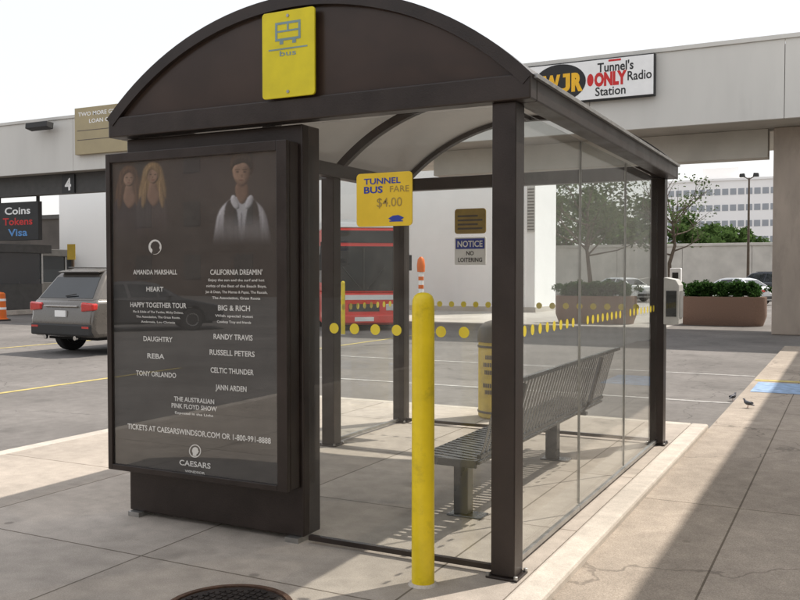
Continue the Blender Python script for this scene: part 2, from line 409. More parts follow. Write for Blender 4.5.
for i in range(3):
    a = P+.004+(YB-2*P-.008)*i/3; b = P+.004+(YB-2*P-.008)*(i+1)/3
    pane_x(a+.004, b-.004, 0.0)
    if i: build(MB().box(-.008, .008, a-.002, a+.002, .06, 2.40), 'pane_joint', m_steel, sh)
pane_y(XL+P+.004, -1.27, YB); pane_y(-1.25, XR-P-.004, YB)
pane_x(YM+P+.004, YB-P-.004, XL, -1)
gq = [(cx+ga*math.sin(-a2+2*a2*i/40), zc+ga*math.cos(-a2+2*a2*i/40)) for i in range(41)]
build(MB().prism(gq, 'y', YB+.06, YB+.068), 'gable_glass', m_glass, sh)

# ------------------------------------------------------------------ advertising panel
AX0, AX1, AZ0, AZ1 = -2.62, -1.255, .315, 2.30
ad = empty('advertising_panel', ((AX0+AX1)/2, 0, 0), 'tall framed advertising panel with a dark show poster filling the shelter end wall', 'advertising panel')
build(MB().box(-2.57, -1.235, -.012, .17, .03, 2.405), 'cabinet', m_bronze, ad, bevel=.008)
build(MB().box(AX0, AX1, -.115, -.014, AZ0, AZ1), 'display_case', m_bronze, ad, bevel=.01)
fr = MB(); fwid = .036; fw2 = .07
fr.box(AX0, AX0+fwid, -.148, -.117, AZ0, AZ1); fr.box(AX1-fw2, AX1, -.148, -.117, AZ0, AZ1)
fr.box(AX0+fwid, AX1-fw2, -.148, -.117, AZ0, AZ0+fwid); fr.box(AX0+fwid, AX1-fw2, -.148, -.117, AZ1-fwid-.02, AZ1)
build(fr, 'frame', m_bronze, ad, bevel=.004)
QX0, QX1, QZ0, QZ1 = AX0+fwid, AX1-fw2, AZ0+fwid, AZ1-fwid-.02
po = build(MB().box(QX0, QX1, -.124, -.118, QZ0, QZ1), 'poster', m_poster, ad)
YP = -.1265
def pp(px, py, dy=0):
    q = on_y(px, py, YP-dy); return Vector((q.x, YP-dy, q.z))
def ell(mb, px, py, rx, ry, dy=0, n=28):
    mb.poly([pp(px+rx*math.cos(2*PI*i/n), py+ry*math.sin(2*PI*i/n), dy) for i in range(n)])
def smooth_pts(pts, it=2):
    for _ in range(it):
        o = []
        for i in range(len(pts)):
            a, b = pts[i], pts[(i+1) % len(pts)]
            o += [(a[0]*.75+b[0]*.25, a[1]*.75+b[1]*.25), (a[0]*.25+b[0]*.75, a[1]*.25+b[1]*.75)]
        pts = o
    return pts
def pgon(mb, pts, dy=0, sm=0): mb.poly([pp(x, y, dy) for x, y in (smooth_pts(pts, sm) if sm else pts)])
# --- the printed photographs: a fine sheet coloured vertex by vertex
NU, NZ = 400, 250
gu = np.linspace(QX0+.002, QX1-.002, NU); gz = np.linspace(pp(195,252).z, QZ1-.002, NZ)
GU, GZ = np.meshgrid(gu, gz)
rel = np.stack([GU-CAM.x, np.full_like(GU, YP-CAM.y), GZ-CAM.z], -1)
dep = rel @ np.array(FW)
XX = 400+F*(rel @ np.array(RT))/dep; YY = 300-F*(rel @ np.array(UP))/dep
img = np.zeros((NZ, NU, 3)); img[:] = PB
rs_ = np.random.RandomState(4)
def blur(m, sg):
    r = max(1, int(3*sg)); t = np.arange(-r, r+1); k = np.exp(-t*t/(2*sg*sg)); k /= k.sum()
    for ax in (0, 1): m = np.apply_along_axis(lambda v: np.convolve(np.pad(v, r, mode='edge'), k, 'valid'), ax, m)
    return m
def pmask(pts):
    ins = np.zeros(XX.shape, bool); n = len(pts)
    for i in range(n):
        xi, yi = pts[i]; xj, yj = pts[i-1]
        if yi == yj: continue
        ins ^= ((yi > YY) != (yj > YY)) & (XX < (xj-xi)*(YY-yi)/(yj-yi)+xi)
    return ins.astype(float)
fade = np.clip((247-YY)/36, 0, 1); fade = fade*fade*(3-2*fade)
SC = [0, 0, 1.0]
def paint(pts, c, edge=1.1, vol=4.0, k=5.0, ld=(-.6,.7), sm=2, grain=0, op=1.0):
    global img
    x0, y0, s = SC; pts = [(x0+(a-x0)*s, y0+(b-y0)*s) for a, b in pts]
    m0 = pmask(smooth_pts(pts, sm) if sm else pts); m = blur(m0, edge)
    b = blur(m0, vol); gy, gx = np.gradient(b)
    lit = np.clip(.72+.3*b-k*(gx*ld[0]+gy*ld[1]), .15, 1.6)
    if grain:
        st = np.repeat(rs_.rand(1, NU), NZ, 0)*.6+rs_.rand(NZ, NU)*.4; lit = lit*(1-grain+2*grain*blur(st, .7))
    a = (m*op*fade)[..., None]
    img = img*(1-a)+np.array(c)*lit[..., None]*a
def el(px, py, rx, ry, n=24): return [(px+rx*math.cos(2*PI*i/n), py+ry*math.sin(2*PI*i/n)) for i in range(n)]
for (gx_, gy_, sx_, sy_, c_) in ((140,195,34,40,(.030,.021,.016)),(242,190,40,42,(.028,.021,.018)),(195,175,30,25,(.012,.010,.012))):
    gl = np.exp(-((XX-gx_)/sx_)**2-((YY-gy_)/sy_)**2)*fade; img += gl[..., None]*np.array(c_)
SK = (.27,.175,.125); SKd = (.085,.05,.037)
def woman(x, y, s, hair, dress, flip=1):
    SC[:] = [x, y, s]
    paint([(x-8,y-7),(x-1,y-12),(x+7,y-9),(x+10,y+3),(x+12,y+16),(x+10,y+31),(x+5,y+28),(x-4,y+28),(x-10,y+31),(x-13,y+18),(x-10,y+4)], hair, 1.8, 4, 5, grain=.5)
    paint([(x-4,y+15),(x-12,y+19),(x-15,y+30),(x-14,y+48),(x-12,y+80),(x+14,y+80),(x+14,y+46),(x+14,y+30),(x+11,y+19),(x+4,y+15)], dress, 1.5, 5, 8, grain=.35)
    paint([(x-3,y+6),(x+3,y+6),(x+4,y+13),(x+8,y+18),(x+1,y+30),(x-6,y+19),(x-4,y+13)], (.20,.125,.09), 1.2, 4, 6)
    paint(el(x,y,5.0,7.6), SK, 1.1, 3, 8)
    paint([(x+flip*1,y-7),(x+flip*5,y-4),(x+flip*5,y+3),(x+flip*2.5,y+7.5),(x+flip*2.2,y)], SKd, 2.0, 3, 0, op=.45)
    paint([(x-6.4,y+7),(x-6.8,y-5),(x-1,y-10.5),(x+5.6,y-8),(x+6.6,y+5),(x+4.8,y-1.5),(x+1*flip,y-5.5),(x-3.2,y-3.5),(x-4.8,y+1)], hair, 1.1, 3, 5, grain=.45)
    for d in (-2.0,2.0): paint(el(x+d,y-.4,1.15,.6,10), (.05,.032,.025), .8, 2, 0, sm=0, op=.8)
    paint(el(x+.4*flip,y+2.2,.7,1.1,8), SKd, .9, 2, 0, sm=0, op=.45); paint(el(x,y+4.3,1.6,.6,10), (.19,.06,.05), .8, 2, 0, sm=0, op=.8)
    for q in (-1,1): paint([(x+q*5.6,y+3),(x+q*8.5,y+11),(x+q*10.5,y+22),(x+q*9,y+31),(x+q*6,y+24),(x+q*4.6,y+10)], hair, 1.5, 3, 5, grain=.5)
woman(129, 178, 1.12, (.085,.050,.032), (.034,.030,.036), 1)
woman(153, 175, 1.15, (.23,.155,.08), (.046,.038,.040), -1)
x, y = 241, 173
SC[:] = [x, y, 1.16]
paint([(x-20,y+34),(x-13,y+25),(x-4,y+20),(x+6,y+20),(x+14,y+25),(x+21,y+33),(x+25,y+52),(x+28,y+70),(x+24,y+90),(x-22,y+90),(x-26,y+70),(x-23,y+52)], (.40,.40,.43), 1.4, 5, 9, grain=.2)
for fx, sl_ in ((-19,-.1),(-15,-.05),(16,.05),(20,.1)): paint([(x+fx,y+36),(x+fx+1.6,y+36),(x+fx+2+sl_*40,y+74),(x+fx+sl_*40,y+74)], (.17,.17,.19), 1.8, 3, 0, op=.75)
paint([(x-14,y+25),(x-6,y+21),(x-1.5,y+42),(x-1.5,y+90),(x-17,y+90),(x-15,y+50)], (.026,.024,.025), 1.3, 5, 6, grain=.2)
paint([(x+15,y+25),(x+8,y+21),(x+3,y+42),(x+3,y+90),(x+19,y+90),(x+17,y+50)], (.026,.024,.025), 1.3, 5, 6, grain=.2)
paint([(x-.3,y+34),(x+1.4,y+34),(x+1.6,y+70),(x-.4,y+70)], (.19,.19,.21), .8, 2, 0)
paint([(x-5,y+8),(x+6,y+8),(x+7,y+20),(x+1,y+29),(x-5,y+20)], (.17,.105,.075), 1.1, 4, 6)
paint([(x-6,y+17),(x,y+30),(x-5,y+32),(x-10,y+23)], (.44,.44,.47), 1, 3, 6); paint([(x+8,y+17),(x+2,y+30),(x+7,y+32),(x+12,y+23)], (.38,.38,.41), 1, 3, 6)
paint([(x-9,y-2),(x-9.5,y-12),(x-3,y-18),(x+7,y-16.5),(x+11.5,y-8),(x+10,y+2),(x,y+4)], (.050,.035,.026), 1.3, 4, 5, grain=.45)
paint([(x-7.3,y-6),(x,y-11),(x+7.3,y-6),(x+7.5,y+2),(x+5.4,y+8.6),(x+1,y+12),(x-3.4,y+9.6),(x-7.2,y+2)], SK, 1.1, 4, 8)
paint([(x+2.4,y-7),(x+7.5,y-5),(x+7.8,y+3),(x+5,y+10),(x+2.6,y+4)], (.10,.062,.045), 2.2, 3, 1, op=.55)
paint([(x-6.5,y+4),(x-2,y+7),(x+3,y+7),(x+7,y+4),(x+5,y+10),(x+1,y+13),(x-4,y+10)], (.10,.065,.050), 1.8, 3, 2, op=.5)
paint([(x-9,y-1),(x-9,y-10),(x-2,y-15),(x+7,y-12.5),(x+9.8,y-1),(x+7.4,y-6),(x+3,y-9.5),(x-2,y-7.5),(x-6,y-6.5)], (.045,.032,.024), 1.1, 3, 6, grain=.45)
for d in (-3,3.2):
    paint(el(x+d,y-1,1.5,.7,10), (.04,.027,.022), .9, 2, 0, sm=0, op=.85); paint([(x+d-2.2,y-3.2),(x+d+2.2,y-3.4),(x+d+2,y-2.6),(x+d-2.2,y-2.4)], (.06,.04,.03), .8, 2, 0, sm=0, op=.8)
paint(el(x+.9,y+2.6,1.0,1.6,10), SKd, 1, 2, 0, sm=0, op=.5); paint(el(x+.3,y+6.2,2.2,.65,12), (.15,.065,.052), .8, 2, 0, sm=0, op=.85)
img = np.clip(img, .004, 1)*(1+.22*(blur(rs_.rand(NZ, NU), .6)-.5)[..., None])
me = bpy.data.meshes.new('printed_photograph'); off = wloc(po)
vv = np.stack([GU-off.x, np.full_like(GU, YP-.0004-off.y), GZ-off.z], -1).reshape(-1, 3)
ii = np.arange(NU*NZ).reshape(NZ, NU)
ff = np.stack([ii[:-1,:-1], ii[:-1,1:], ii[1:,1:], ii[1:,:-1]], -1).reshape(-1, 4)
me.from_pydata(vv.tolist(), [], ff.tolist())
ca = me.color_attributes.new('print', 'FLOAT_COLOR', 'POINT')
ca.data.foreach_set('color', np.concatenate([img.reshape(-1,3), np.ones((NU*NZ,1))], 1).astype(np.float32).ravel())
me.materials.append(m_print); me.update()
pr = bpy.data.objects.new('printed_photograph', me); COL.objects.link(pr); pr.parent = po

tx = MB()
def pt(body, px, py, wpx, hpx, bold=.02):
    c = pp(px, py); l = pp(px-wpx/2, py); r = pp(px+wpx/2, py); t = pp(px, py-hpx/2); b = pp(px, py+hpx/2)
    text_into(tx, body, c.x, c.z, YP-.0015, (t-b).length, (r-l).length, bold)
for b, x, y, w, h in (('AMANDA MARSHALL',155,272,44,4.8),('HEART',155,289,17,4.8),('HAPPY TOGETHER TOUR',158,305,56,5),
    ('Flo & Eddie of The Turtles, Micky Dolenz,',158,312,50,2.2),('The Association, The Grass Roots,',158,317,44,2.2),('Ambrosia, Lou Christie',158,322,34,2.2),
    ('DAUGHTRY',158,339,29,5),('REBA',156,356,17,5),('TONY ORLANDO',156,374,40,5),
    ("CALIFORNIA DREAMIN'",236,272,52,5.4),('Enjoy the sun and the surf and hot',236,280,56,2.6),('nights of the Best of the Beach Boys,',236,286,60,2.6),
    ('Jan & Dean, The Mamas & Papas, The Rascals,',236,292,62,2.6),('The Association, Grass Roots',236,298,48,2.6),
    ('BIG & RICH',234,308,32,5.4),('With special guest',234,316,38,2.6),('Cowboy Troy and friends',234,322,34,2.6),
    ('RANDY TRAVIS',233,337,39,5.4),('RUSSELL PETERS',232,353,45,5.4),('CELTIC THUNDER',232,371,43,5.4),('JANN ARDEN',231,388,31,5.4),
    ('THE AUSTRALIAN',194,400,40,4.6),('PINK FLOYD SHOW',194,407,45,4.6),('Exposed in the Light',194,414,38,2.4),
    ('TICKETS AT CAESARSWINDSOR.COM OR 1-800-991-8888',196,433,142,5.6),('CAESARS',195,464,31,5.4),('WINDSOR',195,472,20,2.4)):
    pt(b, x, y, w, h)
ell(tx, 155, 247, 6.5, 7.5, .0015)
n = 32
ringo = [pp(195+6*math.cos(2*PI*i/n), 451+6.6*math.sin(2*PI*i/n), .0015) for i in range(n)]; ringi = [pp(195+5.1*math.cos(2*PI*i/n), 451+5.6*math.sin(2*PI*i/n), .0015) for i in range(n)]
tx.add(ringo+ringi, [(i,(i+1) % n,n+(i+1) % n,n+i) for i in range(n)])
pgon(tx, [(193,447.5),(196,447),(198,448.6),(198,450.3),(199,451.6),(198,452.2),(198,453.6),(196.4,454),(196.6,456),(192.6,456),(193,453.5),(191.8,451)], .0015, 1)
build(tx, 'lettering', m_pwhite, po, recalc=False)
em = MB(); pgon(em, [(152,242),(157,241),(160,245),(159,248),(160.5,250),(158.5,252),(157,254),(151,254),(153,250),(150,247)], .0022, 1)
build(em, 'emblem_mark', m_poster, po, recalc=False)
build(MB().poly([(QX0,-.133,QZ0),(QX1,-.133,QZ0),(QX1,-.133,QZ1),(QX0,-.133,QZ1)]), 'cover_glass', m_cover, ad, recalc=False)
build(MB().box(-1.34, -1.25, -.05, .06, 0, .03), 'foot', m_steel, ad); build(MB().box(-2.55, -2.46, -.05, .06, 0, .03), 'foot', m_steel, ad)

# ------------------------------------------------------------------ signs on the shelter
def rrect(x0, x1, z0, z1, r, n=6):
    pts = []
    for ccx, ccz, a0 in ((x1-r,z1-r,0),(x0+r,z1-r,90),(x0+r,z0+r,180),(x1-r,z0+r,270)):
        for i in range(n+1):
            a = R(a0+90*i/n); pts.append((ccx+r*math.cos(a), ccz+r*math.sin(a)))
    return pts
a = on_y(263,100,-.12); b = on_y(315,6,-.12)
s1 = empty('bus_stop_sign', ((a.x+b.x)/2, -.12, a.z), 'tall faded yellow plate with a worn bus symbol on the arched gable', 'sign')
sx0, sx1, sz0, sz1 = a.x, b.x, a.z, b.z
build(MB().prism(rrect(sx0, sx1, sz0, sz1, .02), 'y', -.126, -.112), 'plate', m_yplate, s1, bevel=.002)
ic = MB(); mx = (sx0+sx1)/2; yy = -.1275
def rc(mb, x0, x1, z0, z1, y): mb.poly([(x0,y,z0),(x1,y,z0),(x1,y,z1),(x0,y,z1)])
zt = sz1
rc(ic, mx-.085, mx+.085, zt-.075, zt-.062, yy); rc(ic, mx-.085, mx-.07, zt-.165, zt-.075, yy); rc(ic, mx+.07, mx+.085, zt-.165, zt-.075, yy)
rc(ic, mx-.07, mx+.07, zt-.165, zt-.152, yy); rc(ic, mx-.07, mx+.07, zt-.118, zt-.108, yy); rc(ic, mx-.006, mx+.006, zt-.108, zt-.075, yy)
rc(ic, mx-.055, mx-.03, zt-.185, zt-.165, yy); rc(ic, mx+.03, mx+.055, zt-.185, zt-.165, yy); rc(ic, mx-.13, mx+.13, zt-.215, zt-.207, yy)
text_into(ic, 'bus', mx, zt-.235, yy, .03, .11, .01)
build(ic, 'bus_symbol', m_fblue, s1, recalc=False)
build(MB().box(mx-.02, mx+.02, -.112, -.076, sz0+.05, sz1-.05), 'bracket', m_steel, s1)
for zb_ in (sz0+.03, sz1-.03): build(MB().lathe([(.009,-.131),(.009,-.126)], (mx,0,zb_), 10, 'y'), 'bolt', m_steel, s1)

a = on_y(357,227,-.012); b = on_y(412.5,171,-.012)
s2 = empty('tunnel_bus_sign', ((a.x+b.x)/2, -.012, a.z), 'square yellow sign with blue lettering fixed to the glass behind the yellow post', 'sign')
build(MB().prism(rrect(a.x, b.x, a.z, b.z, .022), 'y', -.017, -.009), 'panel', m_ysign, s2, bevel=.001)
l = MB(); W = b.x-a.x; H = b.z-a.z; mx = (a.x+b.x)/2
text_into(l, 'TUNNEL', mx-.03*W, a.z+.85*H, -.0185, .032, W*.66, .02)
text_into(l, 'BUS', mx-.19*W, a.z+.69*H, -.0185, .036, W*.34, .025)
rc(l, mx+.10*W, mx+.34*W, a.z+.08*H, a.z+.10*H, -.0185)
l.poly([(mx+.08*W,-.0185,a.z+.14*H),(mx+.14*W,-.0185,a.z+.10*H),(mx+.3*W,-.0185,a.z+.10*H),(mx+.36*W,-.0185,a.z+.15*H),(mx+.26*W,-.0185,a.z+.2*H),(mx+.16*W,-.0185,a.z+.19*H)])
build(l, 'lettering', m_blue, s2, recalc=False)
l = MB(); text_into(l, 'FARE', mx+.28*W, a.z+.69*H, -.0185, .034, W*.34, .004); text_into(l, '$4.00', mx+.1*W, a.z+.45*H, -.0185, .05, W*.45, .002)
build(l, 'worn_lettering', m_ochre, s2, recalc=False)

a = on_y(455,265,3.925); b = on_y(486,237,3.925)
s3 = empty('notice_sign', ((a.x+b.x)/2, 3.925, a.z), 'small white notice sign with a blue heading on the far glass wall', 'sign')
yq = 3.917
build(MB().prism(rrect(a.x, b.x, a.z, b.z, .012), 'y', yq, 3.932), 'panel', m_white, s3)
zz = a.z+(b.z-a.z)*.58; l = MB(); rc(l, a.x+.012, b.x-.012, zz, b.z-.012, yq-.002); build(l, 'heading_band', m_blue, s3, recalc=False)
l = MB(); text_into(l, 'NOTICE', (a.x+b.x)/2, (zz+b.z-.012)/2, yq-.004, .062, .27, .02); build(l, 'heading_lettering', m_white, s3, recalc=False)
l = MB(); text_into(l, 'NO', (a.x+b.x)/2, a.z+.118, yq-.002, .042, .08, .02); text_into(l, 'LOITERING', (a.x+b.x)/2, a.z+.052, yq-.002, .042, .26, .02)
build(l, 'lettering', m_black, s3, recalc=False)
a = on_y(455,235,3.925); b = on_y(486,208,3.925)
s4 = empty('timetable_sign', ((a.x+b.x)/2, 3.925, a.z), 'small ochre board with dark print directly above the white notice sign', 'sign')
build(MB().prism(rrect(a.x, b.x, a.z+.01, b.z, .03), 'y', yq, 3.932), 'panel', m_ochre, s4)
l = MB(); W = b.x-a.x; H = b.z-a.z
for i in range(4): rc(l, a.x+.1*W, a.x+(.9-.15*(i % 2))*W, a.z+(.2+.16*i)*H, a.z+(.27+.16*i)*H, yq-.002)
build(l, 'printed_lines', m_binlid, s4, recalc=False)

# ------------------------------------------------------------------ bench
bn = empty('bench', (-.55, 2.0, 0), 'dark slatted steel bench with a low backrest inside the shelter along the glass', 'bench')
BY0, BY1 = .58, 3.45
st = MB(); bk = MB()
prof = [(-.80,.395),(-.795,.435),(-.765,.455),(-.60,.445),(-.45,.435),(-.40,.445)]
profb = [(-.385,.47),(-.355,.56),(-.315,.72),(-.27,.88),(-.24,.90)]
n = int((BY1-BY0)/.066)
def strip(mb, pr, y0, y1, t=.006):
    m_ = len(pr); vs = []; fs = []
    for (x, z) in pr: vs += [(x,y0,z),(x,y1,z),(x+.001,y1,z-t),(x+.001,y0,z-t)]
    for i in range(m_-1):
        q = i*4
        for j in range(4): fs.append((q+j, q+(j+1) % 4, q+4+(j+1) % 4, q+4+j))
    fs.append((0,1,2,3)); fs.append((m_*4-4, m_*4-3, m_*4-2, m_*4-1)); mb.add(vs, fs)
for i in range(n):
    y = BY0+(BY1-BY0)*i/n; strip(st, prof, y, y+.040); strip(bk, profb, y, y+.042)
for (x, z) in (prof[1], prof[3], prof[5]): st.box(x-.018, x+.018, BY0-.01, BY1, z-.022, z-.004)
for (x, z) in (profb[0], profb[4]): bk.box(x-.014, x+.014, BY0-.01, BY1, z-.012, z+.012)
st.box(-.80,-.40, BY0-.018, BY0, .40,.445)
build(st, 'seat', m_bench, bn); build(bk, 'backrest', m_bench, bn)
for y in (.96, 2.87):
    build(MB().box(-.70,-.60,y-.045,y+.045,.012,.40).box(-.78,-.36,y-.03,y+.03,.39,.418).box(-.74,-.50,y-.07,y+.07,0,.012), 'leg', m_bench, bn, bevel=.006)
    build(MB().tube([(-.40,y,.40),(-.34,y,.5),(-.24,y,.87)], .018, 8), 'back_bracket', m_bench, bn, smooth=True)

# ------------------------------------------------------------------ bollards, bin, cover, box
bc = on_z(423, 584, 0)
prof = [(.0575,0),(.056,1.39),(.054,1.42),(.045,1.442),(.028,1.455),(.008,1.459)]
bo = empty('bollard', bc, 'near yellow steel bollard standing in front of the glass', 'bollard', 'yellow bollards')
build(MB().lathe(prof, bc, 32), 'post', m_yel, bo, smooth=True)
build(MB().lathe([(.075,0),(.07,.008),(.0585,.012)], bc, 32), 'base_ring', m_kerb, bo, smooth=True)
c = copy_tree(bo); c.location = ground_at(343, 24); c['label'] = 'distant yellow bollard standing in front of the red bus'
q = ground_at(421, 21)
mk = empty('marker_post', q, 'slim orange and white marker post rising behind the near yellow bollard', 'marker post')
build(MB().lathe([(.20,0),(.19,.06),(.10,.09)], q, 16), 'base', m_trim, mk, smooth=True)
build(MB().lathe([(.06,.09),(.06,1.7)], q, 16), 'shaft', m_white, mk, smooth=True)
build(MB().lathe([(.09,1.7),(.10,1.85),(.08,2.0),(.03,2.06)], q, 16), 'cap', m_orng, mk, smooth=True)
for z in (1.3, 1.5): build(MB().lathe([(.064,z),(.064,z+.09)], q, 16), 'reflective_band', m_orng, mk, smooth=True)

q = on_z(499, 417, 0); q.z = 0
lb = empty('litter_bin', q, 'round yellow litter bin with dark lid behind the far glass wall', 'litter bin')
rb = .225
build(MB().lathe([(rb-.02,0),(rb,.02),(rb,.80),(rb-.005,.82)], q, 32), 'body', m_bin, lb, smooth=True)
build(MB().lathe([(rb+.010,.82),(rb+.012,.88),(rb-.005,.97),(rb-.07,1.03),(.05,1.06)], q, 32), 'lid', m_binlid, lb, smooth=True)
for z in (.06, .76): build(MB().lathe([(rb+.006,z),(rb+.010,z+.012),(rb+.006,z+.024)], q, 32), 'hoop', m_binlid, lb, smooth=True)
l = MB(); tcam = math.atan2(CAM.y-q.y, CAM.x-q.x)
for i, (z, wd) in enumerate(((.64,.5),(.56,.75),(.48,.6),(.34,.8),(.27,.55))):
    t0 = tcam-.45-wd/2
    for j in range(8):
        pts = []
        for tt, z_ in ((t0+wd*j/8,z),(t0+wd*(j+.75)/8,z),(t0+wd*(j+.75)/8,z+.045),(t0+wd*j/8,z+.045)):
            pts.append((q.x+(rb+.003)*math.cos(tt), q.y+(rb+.003)*math.sin(tt), z_))
        l.poly(pts)
build(l, 'worn_print', m_binlid, lb, recalc=False)

q = on_z(228, 611, 0); q.z = 0
mh = empty('utility_cover', q, 'round dark iron utility cover in the pavement in front of the poster', 'utility cover')
build(MB().lathe([(.27,0),(.27,.012),(.262,.016),(.01,.016)], q, 48), 'lid', m_iron, mh, smooth=True)
build(MB().lathe([(.274,.0),(.274,.02),(.30,.02),(.305,.0)], q, 48), 'rim', m_rust, mh, smooth=True)
stud = MB()
for i in range(-6,7):
    for j in range(-6,7):
        if i*i+j*j < 40: stud.box(q.x+i*.038-.012, q.x+i*.038+.012, q.y+j*.038-.012, q.y+j*.038+.012, .016, .021)
build(stud, 'tread_studs', m_iron, mh)

bx = empty('wall_box', (.15, YB, 1.09), 'grey metal box fixed to the outer corner post of the shelter', 'box')
build(MB().prism([(.068,1.10),(.20,1.10),(.20,1.45),(.17,1.50),(.068,1.52)], 'y', YB-.11, YB+.11), 'casing', m_greybox, bx, bevel=.006)
build(MB().box(.202,.206, YB-.08, YB+.08, 1.16, 1.40), 'door', m_steel, bx)
build(MB().box(.09,.18, YB-.116, YB-.112, 1.17, 1.40), 'window', m_cglass, bx)

# ------------------------------------------------------------------ vehicles
def arch(ay, wr, ra, zb, n=10):
    a0 = math.asin((zb-wr)/ra); return [(ay-ra*math.cos(a0+(PI-2*a0)*i/n), wr+ra*math.sin(a0+(PI-2*a0)*i/n)) for i in range(n+1)]
KIND = {
 'suv': dict(L=4.8, hw=.95, ax=(.95,3.85), wr=.38, zb=.36, bv=.09, cb=.07, top=[(4.72,.36),(4.80,.48),(4.80,.80),(4.70,.98),(4.45,1.06),(3.6,1.15),(.12,1.14),(.03,1.0),(.02,.80),(.0,.72),(.0,.50),(.08,.36)],
    cab=[(.08,1.08),(.50,1.62),(.62,1.71),(.98,1.77),(2.4,1.78),(2.9,1.71),(3.68,1.08)], wb=.91, wt=.67,
    win=[[(1.12,1.16),(1.08,1.63),(1.75,1.66),(1.85,1.16)],[(1.95,1.16),(1.85,1.66),(2.6,1.65),(2.78,1.16)],[(2.88,1.16),(2.70,1.64),(2.86,1.62),(3.42,1.16)],[(.50,1.2),(.75,1.58),(.98,1.62),(1.02,1.18)]]),
 'sedan': dict(L=4.6, hw=.90, ax=(.95,3.68), wr=.32, zb=.26, bv=.05, cb=.03, top=[(4.5,.26),(4.60,.40),(4.58,.62),(4.40,.75),(3.5,.93),(.9,.97),(.12,.95),(.02,.85),(.0,.5),(.06,.26)],
    cab=[(.62,.93),(1.28,1.36),(1.7,1.44),(2.3,1.44),(2.68,1.38),(3.48,.91)], wb=.84, wt=.62,
    win=[[(1.0,.98),(1.38,1.32),(1.78,1.36),(1.88,.98)],[(1.96,.98),(1.87,1.37),(2.55,1.33),(2.7,.98)],[(2.78,.98),(2.66,1.31),(2.72,1.29),(3.2,.98)]]),
}
